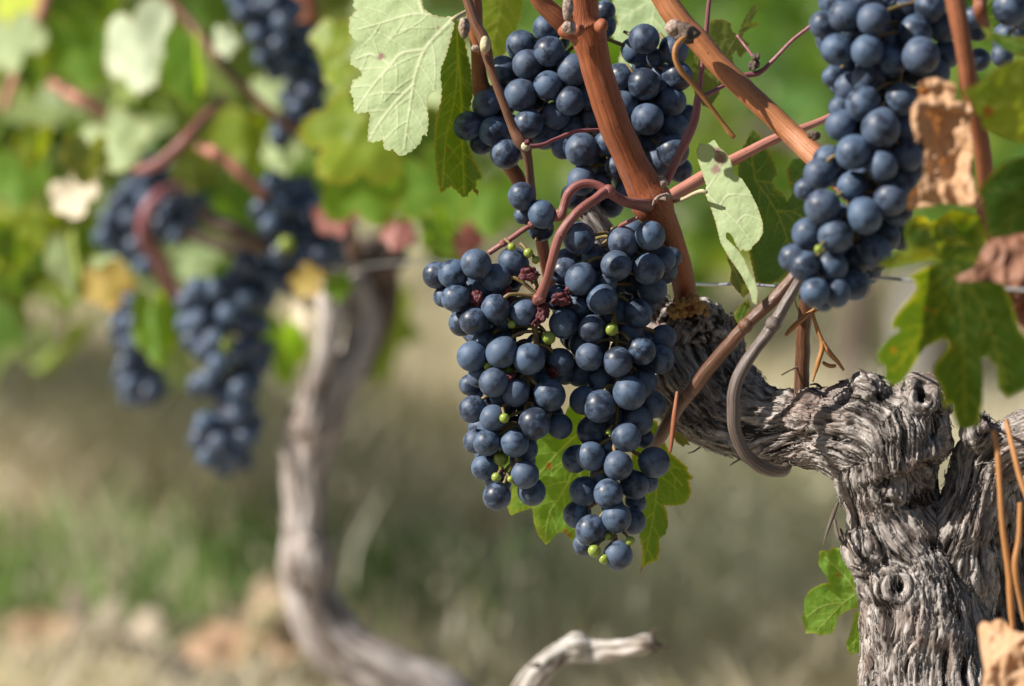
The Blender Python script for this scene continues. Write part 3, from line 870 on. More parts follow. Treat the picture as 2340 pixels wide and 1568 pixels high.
M_POST = simple_mat('grey_post_wood', (.20, .185, .175), (.28, .265, .25), 30, .8, .2, .6, .004, stretch=(4, 4, .4))
def far_trunk(x, y, lean, label):
    root = empty('grapevine', (x, y, 0), label, 'grapevine', 'vines of the next row')
    C = catmull([(x + lean * math.sin(i / 6 * 2.6) + .01 * math.sin(9 * i / 6 + x), y, -.03 + .58 * i / 6) for i in range(7)], .02)
    zz = np.linspace(0, 1, len(C))
    m = MB(); m.add(*sweep(C, .034 - .010 * zz + .012 * np.exp(-(zz / .15)**2), 14, .25, 40, x)); m.build('trunk', M_BARK2, root)
    c2 = catmull([(C[-1][0], y, C[-1][2]-.03), (C[-1][0]-.09, y+.10, C[-1][2]+.05), (C[-1][0]-.20, y+.3, C[-1][2]+.06)], .02)
    m = MB(); m.add(*sweep(c2, np.linspace(.02, .012, len(c2)), 10, .2, 40, y)); m.build('arm', M_BARK2, root)
far_trunk(.62, 7.05, .05, 'blurred vine trunk of the next row behind the dark hanging leaf')
far_trunk(.06, 8.75, -.05, 'blurred vine trunk of the next row behind the middle of the main bunches')
far_trunk(-.62, 10.6, .04, 'small blurred vine trunk of the next row beyond the left vine')
def far_post(x, y, w, label):
    bm = bmesh.new(); bmesh.ops.create_cone(bm, cap_ends=True, segments=20, radius1=w, radius2=w*.93, depth=1.9)
    bmesh.ops.bevel(bm, geom=[e for e in bm.edges if len(e.link_faces) == 2 and e.calc_face_angle(0) > 1], offset=.008, segments=2, affect='EDGES')
    me = bpy.data.meshes.new('post'); bm.to_mesh(me); bm.free(); me.materials.append(M_POST)
    o = bpy.data.objects.new('trellis_post', me); COL.objects.link(o); o.location = (x, y, .9); o.rotation_euler = (.01, .015, 0)
    tag(o, label, 'post', 'trellis posts of the next row')
far_post(-.11, 9.3, .055, 'pale grey blurred post between the bent trunk and the main bunch')
far_post(.76, 6.7, .06, 'grey blurred post behind the dark hanging leaf on the right')

# ------------------------------------------------------------------ the near vine: trunk, arm, canes
vine = empty('grapevine', PN(2130, 1600, 1.82), 'gnarled grey grapevine with a thick trunk and orange canes', 'grapevine')
limbs = [
    [(1470, 800, 1.885, 190), (1560, 850, 1.88, 235), (1630, 905, 1.872, 225), (1700, 950, 1.86, 190), (1770, 978, 1.845, 165), (1850, 985, 1.83, 170), (1940, 985, 1.815, 210), (2030, 1000, 1.805, 235), (2060, 1060, 1.805, 230)],
    [(2020, 1030, 1.81, 230), (2040, 1150, 1.815, 210), (2060, 1250, 1.815, 215), (2095, 1350, 1.815, 275), (2120, 1450, 1.815, 300), (2140, 1600, 1.815, 330), (2150, 1750, 1.815, 350)],
    [(2150, 1560, 1.835, 230), (2165, 1420, 1.825, 210), (2188, 1290, 1.812, 180), (2215, 1170, 1.806, 145), (2255, 1070, 1.81, 135), (2320, 1015, 1.80, 130), (2420, 990, 1.79, 130)],
    [(2240, 1110, 1.82, 110), (2300, 1200, 1.845, 150), (2320, 1330, 1.85, 160), (2310, 1600, 1.855, 190), (2310, 1750, 1.855, 190)],
    [(1560, 800, 1.88, 200), (1565, 740, 1.872, 120), (1570, 712, 1.868, 80)],
    [(1640, 830, 1.878, 120), (1655, 760, 1.876, 70), (1662, 728, 1.876, 42)],
]
blobs = [(2095, 930, 1.80, 68), (2110, 985, 1.80, 60), (2030, 1125, 1.801, 62), (1990, 900, 1.80, 48), (1860, 950, 1.815, 55), (2055, 1345, 1.799, 64), (1590, 760, 1.87, 66), (1720, 890, 1.868, 28), (1800, 930, 1.83, 38), (1990, 1260, 1.806, 60), (2235, 985, 1.795, 40)]
knots = [(2030, 1120, 1.787, 48), (2055, 1342, 1.784, 40), (2108, 905, 1.785, 44)]
holes = [(2055, 1342, 1.784, 31, .006, .0010), (2112, 900, 1.784, 38, .010, .0015)]
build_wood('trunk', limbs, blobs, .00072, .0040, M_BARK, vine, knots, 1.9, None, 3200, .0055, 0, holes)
# peeling fibres hanging from the underside
for pts in ([(1915, 1150, 1.80, 7), (1903, 1180, 1.79, 9), (1890, 1215, 1.785, 7), (1881, 1248, 1.783, 2)], [(1908, 1190, 1.80, 8), (1915, 1225, 1.79, 7), (1935, 1250, 1.79, 4), (1948, 1262, 1.79, 2)],
            [(1920, 1210, 1.80, 7), (1935, 1240, 1.79, 8), (1955, 1275, 1.785, 6)], [(1690, 1050, 1.85, 5), (1676, 1058, 1.85, 4), (1668, 1064, 1.85, 2)], [(1600, 1022, 1.86, 5), (1585, 1032, 1.86, 4), (1572, 1036, 1.86, 2)],
            [(1720, 872, 1.86, 9), (1728, 852, 1.86, 7), (1724, 838, 1.86, 3)], [(1700, 862, 1.86, 8), (1712, 842, 1.86, 6), (1706, 830, 1.86, 3)], [(1985, 870, 1.79, 6), (1975, 850, 1.79, 5), (1962, 842, 1.79, 2)], [(1880, 890, 1.82, 7), (1866, 878, 1.82, 6), (1850, 880, 1.82, 2)]):
    MB().px(pts, 6, 4, .2, 200).build('bark_shred', M_BARK2, vine)
mb = MB()
for i in range(46):
    a = random.uniform(0, 6.28); r = random.uniform(18, 44)
    mb.blob(1573 + r*math.cos(a), 702 + .55*r*math.sin(a) + random.uniform(-6, 8), 1.850 - .008*math.sin(a)*-1 + random.uniform(-.006, .004), random.uniform(4, 11), .5, 500)
mb.build('scar_collar', M_CRUST, vine)
def cane(name, mat, pts, label=None, n=18, wob=.05, extra=()):
    m = MB().px(pts, n, 5, wob, 120)
    for b in extra: m.blob(*b)
    o = m.build(name, mat, vine)
    if label: o['label'] = label
    return o
cane('cane', M_ORANGE, [(1332, -60, 1.80, 72), (1331, 0, 1.803, 71), (1332, 38, 1.805, 78), (1338, 62, 1.806, 92), (1347, 85, 1.806, 82), (1360, 140, 1.808, 71), (1384, 220, 1.812, 72), (1412, 300, 1.816, 74), (1442, 370, 1.82, 74), (1470, 425, 1.823, 82), (1490, 462, 1.825, 96), (1510, 500, 1.828, 74), (1533, 550, 1.834, 62), (1552, 610, 1.843, 56), (1564, 660, 1.852, 54), (1572, 705, 1.86, 56)],
     'thick ribbed orange cane rising from the old wood', 24, .06, ((1300, 72, 1.79, 22, .3, 200), (1322, 68, 1.785, 14, .4, 300), (1375, 60, 1.79, 16, .3, 300)))
cane('cane', M_RUST, [(1212, -40, 1.795, 44), (1240, 6, 1.798, 42), (1275, 42, 1.80, 46), (1310, 66, 1.803, 50)], 'pinkish side shoot leaving the thick cane at its node', 16)
def lump(name, mat, *a):
    m = MB(); m.blob(*a); return m.build(name, mat, vine)
lump('bud', M_BUD, 1297, 20, 1.775, 18, .35, 250, (.7, 1.5, .8)); lump('node_scar', M_BUD, 1300, 64, 1.775, 15, .6, 500)
cane('cane', M_AMBERCANE, [(1490, -50, 1.79, 54), (1519, 0, 1.79, 54), (1552, 48, 1.788, 56), (1600, 98, 1.786, 52), (1650, 155, 1.784, 50), (1742, 243, 1.78, 50), (1804, 303, 1.775, 50), (1860, 355, 1.765, 54), (1910, 405, 1.755, 50), (1990, 480, 1.74, 50)],
     'straight orange cane slanting across the top right', 20, .03)
m = MB(); m.blob(1541, 66, 1.768, 20, .3, 250); m.build('bud', M_BUD, vine)
lump('node_scar', M_DARKBUD, 1568, 76, 1.765, 24, .8, 420); lump('node_scar', M_DARKBUD, 1860, 310, 1.755, 12, .7, 420)
cane('dry_tendril', M_DRYSTALK, [(1570, 84, 1.762, 10), (1556, 92, 1.758, 12), (1544, 108, 1.755, 13), (1543, 132, 1.755, 13), (1555, 160, 1.756, 14), (1580, 188, 1.758, 13), (1602, 213, 1.76, 13), (1628, 248, 1.762, 11), (1652, 282, 1.764, 10), (1668, 304, 1.765, 13), (1678, 314, 1.765, 9)], 'bent brown dry stalk hanging from the node', 10)
cane('stem', M_PURPLE, [(1626, -30, 1.82, 10), (1621, 0, 1.82, 10), (1612, 93, 1.822, 11), (1601, 180, 1.825, 13), (1594, 233, 1.826, 18), (1584, 282, 1.827, 20), (1569, 318, 1.828, 22), (1550, 355, 1.83, 20), (1530, 395, 1.832, 20), (1520, 418, 1.834, 22)], 'thin purple stem hanging beside the thick cane', 12)
cane('tendril', M_PURPLE, [(1600, 226, 1.826, 16), (1624, 213, 1.83, 12), (1661, 192, 1.835, 9), (1700, 174, 1.84, 12), (1728, 169, 1.842, 14), (1745, 160, 1.842, 12), (1767, 137, 1.842, 10), (1813, 90, 1.84, 9), (1868, 48, 1.838, 9)], 'dark red tendril crossing behind the slanting cane', 10)
lump('bud', M_DARKBUD, 1728, 132, 1.84, 9, .7, 600); lump('bud', M_DARKBUD, 1723, 150, 1.84, 11, .8, 600)
cane('cane', M_ROSE, [(1520, 462, 1.84, 32), (1548, 443, 1.845, 32), (1602, 407, 1.85, 30), (1680, 364, 1.855, 26), (1785, 311, 1.86, 21), (1851, 287, 1.865, 17), (1900, 265, 1.87, 15)], 'pale pink shoot passing behind the slanting cane', 14)
lump('node_scar', M_BUD, 1522, 450, 1.812, 12, .6, 400); lump('node_scar', M_BUD, 1512, 418, 1.82, 13, .4, 400)
m = MB().px([(1535, 448, 1.812, 6), (1515, 446, 1.808, 8), (1498, 456, 1.806, 8), (1492, 470, 1.808, 5)], 8, 4); m.build('bark_flake', M_BUD, vine)
cane('cane', M_RUST, [(1075, -50, 1.86, 41), (1080, 0, 1.86, 40), (1090, 110, 1.865, 32), (1097, 180, 1.868, 36), (1104, 215, 1.87, 46), (1120, 270, 1.875, 34), (1150, 350, 1.88, 32), (1178, 400, 1.88, 34), (1205, 455, 1.88, 34), (1234, 535, 1.88, 30), (1246, 600, 1.88, 28), (1262, 680, 1.885, 28)], 'brown cane passing behind the left of the upper bunch', 16)
m = MB(); m.blob(1060, 62, 1.852, 14, .4, 300, (1, 1.6, 1)); m.build('bud', M_BUD, vine)
cane('stem', M_BROWN, [(1060, -40, 1.815, 22), (1068, 0, 1.815, 23), (1085, 50, 1.814, 24), (1104, 88, 1.813, 27), (1112, 118, 1.812, 27), (1122, 160, 1.812, 20), (1138, 205, 1.812, 19), (1155, 250, 1.812, 19), (1172, 292, 1.813, 22), (1188, 322, 1.813, 30), (1200, 338, 1.814, 25), (1207, 372, 1.818, 20), (1212, 420, 1.826, 20), (1219, 480, 1.84, 18)], 'slender brown stem with pale nodes in front of the upper bunch', 14)
lump('pale_node', M_PALE, 1108, 103, 1.805, 13, .3, 250, (1, 1.5, 1)); lump('pale_node', M_PALE, 1203, 334, 1.806, 11, .4, 250)
lump('bud', M_BUD, 1086, 110, 1.806, 9, .3, 300); lump('bud', M_RAISIN, 1206, 325, 1.801, 7, .6, 400)
cane('tendril', M_PURPLE, [(1200, 334, 1.81, 12), (1222, 334, 1.812, 11), (1245, 330, 1.815, 10), (1268, 319, 1.82, 9), (1311, 302, 1.825, 9), (1350, 298, 1.83, 8), (1395, 296, 1.835, 7)], 'purple stalk curving off the slender stem', 10)
cane('bunch_stem', M_PINK, [(1478, 470, 1.815, 34), (1455, 466, 1.806, 27), (1430, 461, 1.802, 23), (1408, 450, 1.80, 22), (1388, 438, 1.798, 26), (1360, 455, 1.792, 22), (1326, 478, 1.788, 22), (1296, 512, 1.786, 22), (1274, 552, 1.786, 21), (1263, 598, 1.788, 20), (1251, 640, 1.792, 20), (1238, 674, 1.797, 25), (1225, 690, 1.80, 20)], 'curved pink stem from which the left bunch hangs', 16, .14, ((1390, 438, 1.798, 15, .3, 200), (1282, 536, 1.786, 12, .2, 200), (1232, 682, 1.797, 15, .4, 200)))
cane('bunch_stem', M_PINK, [(1388, 438, 1.80, 22), (1366, 424, 1.80, 19), (1342, 419, 1.80, 19), (1318, 425, 1.80, 19), (1298, 444, 1.80, 20), (1288, 470, 1.80, 20), (1278, 494, 1.80, 22), (1250, 497, 1.805, 15), (1216, 512, 1.81, 13), (1193, 527, 1.81, 13), (1155, 553, 1.81, 12), (1117, 578, 1.812, 12)], 'arched pink stem looping above the left bunch', 14, .14, ((1281, 488, 1.80, 13, .3, 200), (1214, 512, 1.81, 10, .5, 300), (1150, 556, 1.81, 8, .4, 300)))
cane('bunch_stem', M_PINK, [(1398, 530, 1.81, 10), (1425, 512, 1.805, 10), (1457, 497, 1.80, 9)], 'short pink stub above the right bunch', 8)
build_wood('dead_spur', [[(1318, 430, 1.865, 50), (1345, 480, 1.86, 62), (1375, 540, 1.862, 66), (1420, 620, 1.87, 80), (1500, 740, 1.88, 110)]], [], .0011, .003, M_BARK, vine, (), 1.2, None, 60, .003, 3)['label'] = 'split grey dead spur behind the arched stem'
cane('cane', M_RUST, [(2170, -60, 1.64, 44), (2182, 0, 1.64, 44), (2196, 70, 1.64, 42), (2207, 140, 1.642, 40), (2213, 187, 1.645, 43), (2226, 250, 1.652, 40), (2242, 330, 1.66, 40), (2250, 410, 1.67, 38), (2252, 520, 1.69, 38), (2262, 620, 1.70, 36)], 'upright red brown cane in front of the right bunch', 16)
cane('cane', M_RUST, [(2236, -40, 1.66, 30), (2238, 0, 1.66, 30), (2240, 26, 1.66, 32), (2252, 60, 1.67, 20)], 'short red brown cane at the top right corner', 12)

def loose(name, mat, pts, label, cat, n=16, wob=.08, extra=(), group=None):
    m = MB().px(pts, n, 5, wob, 150)
    for b in extra: m.blob(*b)
    o = m.build(name, mat)
    return tag(o, label, cat, group)
# withies tied round the arm, stake, wire, twigs
loose('cut_cane', M_BROWN, [(1840, 605, 1.79, 27), (1812, 636, 1.79, 28), (1760, 690, 1.792, 30), (1703, 745, 1.795, 30), (1660, 792, 1.80, 31), (1600, 868, 1.81, 31), (1550, 935, 1.822, 30), (1510, 995, 1.832, 30), (1492, 1022, 1.838, 24)], 'straight shiny brown cane leaning across the arm of the vine', 'cane', 18, .09, ((1704, 744, 1.793, 17, .15, 200), (1575, 900, 1.815, 16, .15, 200)))
loose('bent_cane', M_GREYCANE, [(1832, 632, 1.787, 24), (1815, 660, 1.785, 25), (1790, 703, 1.784, 26), (1765, 745, 1.783, 29), (1735, 786, 1.782, 27), (1705, 830, 1.782, 28), (1684, 872, 1.782, 29), (1676, 915, 1.782, 29), (1676, 960, 1.783, 29), (1686, 1005, 1.785, 29), (1706, 1040, 1.788, 30), (1735, 1065, 1.792, 30), (1765, 1077, 1.798, 30), (1790, 1076, 1.812, 28), (1800, 1060, 1.835, 22)], 'grey brown bent cane hooked under the arm of the vine', 'cane', 18, .14, ((1766, 742, 1.782, 18, .25, 200), (1678, 930, 1.783, 15.5, .15, 200)))
loose('wooden_stake', M_BROWN, [(1842, 655, 1.80, 30), (1840, 700, 1.805, 31), (1836, 780, 1.81, 33), (1832, 850, 1.815, 34), (1829, 905, 1.82, 34), (1827, 960, 1.828, 34)], 'short dark upright stick standing behind the withies', 'stick', 14, .05)
mb = MB()
for pts in ([(1862, 706, 1.80, 6), (1848, 716, 1.80, 9), (1832, 730, 1.798, 11), (1812, 748, 1.797, 12), (1796, 765, 1.797, 9)], [(1796, 765, 1.797, 7), (1806, 752, 1.80, 5), (1826, 735, 1.802, 5)],
            [(1856, 714, 1.798, 10), (1862, 735, 1.797, 9), (1870, 760, 1.797, 10), (1878, 780, 1.797, 11), (1878, 800, 1.797, 13), (1870, 830, 1.797, 11), (1862, 856, 1.797, 6), (1857, 872, 1.797, 4)], [(1880, 782, 1.797, 11), (1897, 808, 1.797, 12), (1915, 828, 1.797, 9), (1928, 846, 1.797, 6)],
            [(1880, 828, 1.80, 8), (1895, 836, 1.80, 10), (1910, 836, 1.80, 7)], [(1860, 712, 1.798, 6), (1876, 706, 1.796, 5), (1892, 708, 1.795, 3)], [(1815, 660, 1.81, 3), (1818, 690, 1.81, 3), (1828, 722, 1.81, 3)]):
    mb.px(pts, 7, 4, .25, 300)
tag(mb.build('dry_tendril', M_DRYSTALK), 'curled orange brown dry tendril caught on the dark stick', 'tendril')
loose('dry_twig', M_DARKBUD, [(1786, 857, 1.81, 4), (1802, 848, 1.81, 4), (1828, 836, 1.812, 5)], 'tiny dark twig poking out left of the stick', 'twig', 6)
loose('dry_stalk', M_RUST, [(1548, 895, 1.80, 8), (1541, 945, 1.798, 12), (1535, 1000, 1.797, 11), (1531, 1034, 1.797, 7)], 'thin brown dry stalk hanging across the straight cane', 'stalk', 8)
w = catmull([(700, 600, 2.95, 9), (770, 617, 2.78, 9.5), (850, 606, 2.65, 9), (1000, 600, 2.42, 8), (1300, 626, 2.12, 8), (1590, 649, 1.905, 7), (1690, 649, 1.85, 7), (1800, 655, 1.80, 7), (1900, 646, 1.76, 9), (1990, 636, 1.70, 11), (2070, 640, 1.67, 11), (2400, 668, 1.55, 11)], 8)
m = MB(); m.add(*sweep(PN(w[:, 0], w[:, 1], w[:, 2]), np.full(len(w), .00085), 8)); tag(m.build('trellis_wire', M_WIRE), 'thin silver wire running along the vine row', 'wire')
for i, (pts, lb) in enumerate((
    ([(2272, 985, 1.70, 12), (2280, 1036, 1.695, 13), (2290, 1189, 1.69, 14), (2302, 1290, 1.69, 15), (2310, 1370, 1.69, 16), (2314, 1440, 1.69, 13)], 'long orange dry stalk, nearest the middle of the trunk'),
    ([(2300, 960, 1.70, 12), (2317, 1036, 1.69, 13), (2332, 1095, 1.685, 13), (2352, 1150, 1.68, 12)], 'short orange dry stalk slanting off the upper right edge'),
    ([(2331, 1150, 1.69, 13), (2329, 1230, 1.688, 13), (2320, 1290, 1.686, 15), (2327, 1350, 1.686, 12), (2342, 1420, 1.686, 11)], 'jointed orange dry stalk at the right edge'))):
    loose('dry_stalk', M_DRYSTALK, pts, lb, 'stalk', 10, .1, (), 'dry stalks against the trunk')
db = empty('dead_branch', PN(1220, 1640, 2.11), 'bleached dead branch with a splintered tip at the bottom centre', 'branch')
build_wood('wood', [[(1150, 1720, 2.12, 74), (1198, 1590, 2.115, 67), (1236, 1530, 2.11, 58), (1280, 1494, 2.11, 49), (1320, 1484, 2.11, 56), (1355, 1488, 2.11, 49), (1420, 1482, 2.10, 42), (1470, 1474, 2.09, 46), (1494, 1470, 2.09, 38)]], [(1318, 1478, 2.11, 34)], .0014, .003, M_DEADWOOD, db, (), .8, None, 0, .003, 8)
for pts in ([(1480, 1470, 2.09, 24), (1505, 1474, 2.09, 13), (1532, 1477, 2.09, 3)], [(1478, 1466, 2.09, 20), (1490, 1452, 2.09, 11), (1496, 1434, 2.09, 2)], [(1480, 1480, 2.09, 18), (1502, 1488, 2.09, 4)], [(1230, 1520, 2.10, 14), (1216, 1522, 2.095, 6), (1206, 1518, 2.095, 2)]):
    MB().px(pts, 8).build('splinter', M_DEADWOOD, db)
# ------------------------------------------------------------------ bunches of grapes
def z2(l): return [(975 + a[0]/3.216, a[1]/3.216, a[2]/3.216) + tuple(a[3:]) for a in l]
def z3(l): return [(945 + a[0]/3.43, 457 + a[1]/3.43, a[2]/3.43) + tuple(a[3:]) for a in l]
def z4(l): return [(1005 + a[0]/3.216, 853 + a[1]/3.216, a[2]/3.216) + tuple(a[3:]) for a in l]
def z6(l): return [(1767 + a[0]/3.216, a[1]/3.216, a[2]/3.216) + tuple(a[3:]) for a in l]
def z7(l): return [(1767 + a[0]/3.027, 457 + a[1]/3.027, a[2]/3.027) + tuple(a[3:]) for a in l]
top = z2([(690,700,125),(1075,515,120),(900,380,115),(305,925,103),(490,965,103),(440,765,98),(740,475,106),(695,335,115),(895,630,106),(1055,740,106),(745,910,104),(580,1130,112),
  (560,520,112,1),(400,1055,80,1),(880,210,95,1),(1200,720,90,1),(950,850,100,1),(1140,1100,125),(1330,1050,95),(1140,1330,106),(1265,1370,84),(1395,1225,82),(1000,1090,80,1),
  (1600,285,106),(1815,370,106),(1600,620,125),(1845,560,110),(1795,745,116),(1625,875,120),(1810,1110,122),(1430,570,100,1),(1450,760,100,1),(1820,930,100,1),(1920,850,80,1),(1690,430,70,1),
  (870,990,105,1),(1060,930,95,1),(1710,1190,110,1),(1860,1250,85,1),(1220,860,95,1),(1640,1080,95,1),(1480,1420,100,1),(1090,1440,95,1),(1480,920,105,1),(1600,1290,105,1),(1310,80,75,1),
  (640,640,90,2),(760,740,100,2),(1120,830,95,2),(1300,920,100,2),(1500,1050,100,2),(1300,1240,100,2),(1700,1000,100,2),(1720,560,90,2),(1300,640,95,2),(520,700,80,2),(1190,1500,90,2),(1350,1500,95,2)])
bunch('large blue-black bunch behind the thick orange cane', 1.848, top, [(1335, 60, 60, 14), (1350, 180, 70, 10), (1370, 290, 60, 8), (1400, 400, 50, 6)], bulge=1.2)
lo = z3([(850,-28,106),(1005,110,105),(490,505,126),(310,580,116),(645,610,116),(865,880,106),(640,850,112),(470,950,112),(690,1195,130),(905,1250,130),(330,770,106),(780,490,122,1),(770,590,112,1),(180,590,100,1),
  (545,690,82,1),(385,960,106,1),(460,1225,122),(560,1130,105,1),(540,1095,75,1),(520,1380,85,1),(440,1450,78,1),(630,1430,118),(800,1510,106),(650,1530,105),(1065,1530,135),(1150,1270,106,1),(720,930,85,1),(620,1060,90,1),(240,760,80,2),(450,690,80,1)])
lo += z4([(240,265,100),(390,330,95),(695,370,125),(880,390,88,1),(345,510,96),(265,500,82,1),(550,515,104),(630,560,82,1),(330,690,92,1),(625,745,106),(420,905,101),(675,870,100,1)])
lo += [(1210, 700, 26, 2), (1160, 650, 28, 2), (1230, 790, 28, 2), (1150, 780, 28, 2), (1120, 830, 28, 2), (1200, 860, 28, 2), (1250, 870, 28, 2), (1230, 940, 28, 2), (1150, 930, 28, 2), (1120, 690, 28, 2), (1290, 850, 28, 2), (1200, 1000, 26, 2), (1130, 1000, 26, 2), (1080, 650, 28, 2), (1195, 492, 20, 2)]
ro = z3([(1295,300,130),(1310,620,125),(1590,515,120),(1840,540,130),(1855,280,115),(1640,330,130),(1180,970,117),(1400,1010,102),(1380,1230,106),(1600,1270,116),(1785,1180,112),(1710,250,92,1),(1950,465,98,1),(2020,450,78,2),
  (1480,780,122),(1180,560,102,1),(1290,830,102,1),(1130,770,98,1),(1510,650,82,1),(1760,890,106,1),(1870,700,118,2),(1600,880,112,2),(1700,1050,112,2),(1930,1250,112,1),(1480,1420,120,2),(1800,1420,105,2),(1200,480,90,2),(1330,1120,106,2),(1250,1110,72,2),
  (1420,450,100,2),(1720,640,100,2),(1450,600,80,2),(1960,1080,90,2),(1300,1350,105,2),(1640,1180,90,2)])
ro += z4([(1395,145,126),(1175,245,121),(1060,200,100,1),(1115,420,106,1),(1370,470,106),(1110,610,104),(1000,630,100,1),(1310,680,107),(1575,655,116),(1060,870,112,1),(1240,885,107),(1430,820,100,1),(1300,1065,112),(1110,1155,112),(1010,1040,96,1),(1420,1090,90,1),(1060,1260,82,1),(1310,1340,107),(1530,800,72,1),(1440,945,75,1),(1450,350,112,1),(1560,230,92,1),(1480,90,100,1),(1290,330,95,2),(1250,560,80,2),(1200,760,90,2),(1270,980,80,2),(1500,480,70,2)])
gl = z3([(770,370,33,10),(900,415,38,6),(958,470,32,14),(770,975,33,12),(1060,1080,55,24),(585,1300,38,20),(740,1335,45,40)]) + z4([(475,330,37,-14),(415,765,36,0),(450,630,55,40),(520,780,26,8)])
gr = z3([(1553,1015,52,-4)]) + z4([(1135,1305,47,-6),(1400,1235,37,6),(1205,1365,37,-8),(1235,1200,30,8),(1245,430,24,16)])
rl = z3([(905,585,55,8),(500,795,62,14),(960,950,40,8),(1010,880,55,6),(745,1395,42,6),(1090,1350,52,50),(740,730,46,30)])
rr = z3([(1160,780,55,2),(1215,705,26,8)])
bunch('dense blue bunch hanging from the curved pink stem, left of the two main ones', 1.800, lo, [(1236, 684, 20, 22), (1215, 720, 26, 18), (1225, 770, 34, 14), (1210, 850, 40, 12), (1200, 950, 40, 10), (1185, 1040, 34, 8), (1160, 1090, 24, 6)], gl, rl, 1.1, pack=.85, stalk_mat=M_STALK)
bunch('long tapering blue bunch touching the trunk, right of the two main ones', 1.803, ro, [(1400, 540, 50, 12), (1400, 650, 50, 12), (1410, 800, 50, 11), (1410, 950, 45, 10), (1400, 1080, 36, 8), (1390, 1180, 24, 7), (1400, 1235, 4, 8), (1405, 1260, -12, 9)], gr, rr, 1.1, pack=.85)
rt = z6([(470,365,121),(735,145,121),(530,115,122),(690,375,116),(1085,410,148),(1040,240,136,1),(790,945,157),(700,570,122,1),(660,765,130),(870,450,118,1),(960,90,112,1),(1150,55,112,1),(940,735,110,1),(590,1120,132),(500,920,116,1),(800,1220,116),(865,1460,132),(340,1280,116,1),(580,1370,106,1),
  (400,1180,105,1),(370,180,92,2),(440,560,76,2),(500,620,82,2),(560,640,100,1),(490,790,78,2),(1010,970,112,2),(1040,1080,102,2),(1040,1220,112,2),(1180,540,120,2),(1250,200,112,2),(850,290,82,2),(640,260,82,2),(1200,1000,110,2),(700,-10,100,1),(840,-20,105,2),(440,10,100,2),(560,-30,100,1),(1000,-40,100,2),(1270,400,100,2),(1150,800,110,2),(1480,130,80,2),(1500,230,72,2),(1510,440,82,2),(240,1390,82,2)])
rt += z7([(340,50,132),(630,110,132),(430,250,122),(240,230,106,1),(220,460,102),(400,465,116),(140,400,90,1),(700,350,112,1),(560,590,100,1),(290,640,92),(440,640,92),(350,700,70,1),(760,150,112,2),(830,40,112,2),(560,420,100,2),(480,370,90,2),(640,480,100,2),(900,240,110,2),(330,560,80,2)])
rt += [(2060,420,36,1),(2072,358,36,1),(2050,482,36,1),(2022,540,36,1),(2066,300,34,1),(2082,236,34,1),(2000,585,34,1),(1965,560,32,1),(2000,330,34,2),(1960,420,34,2),(1925,500,32,2),(2010,440,34,2)]
bunch('big pale blue bunch beside the dry tan leaf', 1.665, rt, [(2130, -30, 70, 14), (2070, 120, 70, 12), (2040, 260, 60, 10), (1985, 400, 50, 9), (1930, 520, 45, 8), (1900, 620, 30, 6)], z7([(315,340,30,-22)]), (), 1.3, pack=.85)
bunch('few dark grapes at the top right corner', 1.66, [(2311, 18, 42), (2345, 30, 38, 1), (2290, 128, 25), (2330, 70, 30, 2), (2350, -20, 40, 1)], [(2330, -40, 40, 10), (2325, 60, 40, 6)], bulge=.5)
def r26(l, r=25): return [(a[0], a[1], (a[3] if len(a) > 3 else r) * random.uniform(.9, 1.08), a[2] if len(a) > 2 else 0) for a in l]
bunch('blurred dark bunch hanging at the upper left', 2.70, r26([(555,32),(622,12),(588,82),(650,50,0,32),(638,104),(605,130,1),(668,20,1),(690,75,1),(660,140,1),(590,20,1),(545,-5),(700,110,1),(630,160,1),(680,150,1),(720,160,1),(730,190,1),(700,215,1),(680,250,1),(665,290,1),(705,290,1),(640,315,1),(690,190,1),(720,235,1),(660,225,2),(715,270,1),(600,60,2),(640,-20)]), [(650, -60, 50, 10), (660, 60, 60, 8), (700, 200, 50, 6), (680, 300, 40, 5)], bulge=.8, group='blurred bunches on the left vine', pedicels=False)
bunch('blurred bunch behind the arching red cane', 2.90, r26([(250,500),(272,462),(302,430),(335,405),(240,542),(282,540),(312,562),(300,500),(335,455),(270,572),(320,522),(372,412),(402,432),(432,455),(367,512),(402,540),(440,500),(425,405),(385,470),(430,532),(350,450,1),(332,606),(410,500,1),(390,400,1),(260,520,1),(290,590,1),(455,470,1),(345,380,1),(400,370,1),(350,540,1)], 25), [(350, 350, 50, 10), (330, 450, 50, 8), (320, 560, 40, 6)], bulge=.6, group='blurred bunches on the left vine', pedicels=False)
b3 = [(622,420),(660,432),(692,430),(640,472),(682,478),(722,492),(752,520),(618,520),(660,536),(700,540),(742,560),(602,558),(642,582),(690,590),(732,592),(762,585,1),(560,602),(592,622),(632,640),(668,652),(540,640),(500,660),(452,660),(428,690),(490,682),(560,682),(602,680),(522,718),(556,745),(455,735),(510,742),(490,780),(470,800),(540,800),(574,790),(440,780),(500,832),(590,742),
  (480,868),(492,886,1),(552,890),(530,905),(572,880),(458,880),(562,930),(540,950),(470,968),(502,972),(540,975),(562,1000),(458,1002),(500,1012),(480,1042),(532,1042),(552,1052),(512,1062),(590,830,1),(560,830,1),(520,800,1),(480,720,1),(630,600,1),(580,650,1),(680,520,1),(720,540,1),(640,440,1),(600,480,1),(540,860,1),(520,930,1),(520,1000,1),(600,800,1),(575,970,1),(710,460,1),(770,540,1),(430,740,1),(520,690,1)]
bunch('long blurred bunch hanging left of the bent trunk', 2.68, r26(b3, 27), [(700, 400, 60, 12), (660, 560, 60, 10), (550, 680, 50, 9), (520, 850, 40, 8), (510, 1040, 30, 6)], [(520, 790, 22, 0), (655, 560, 20, -18)], (), .8, group='blurred bunches on the left vine', pedicels=False)
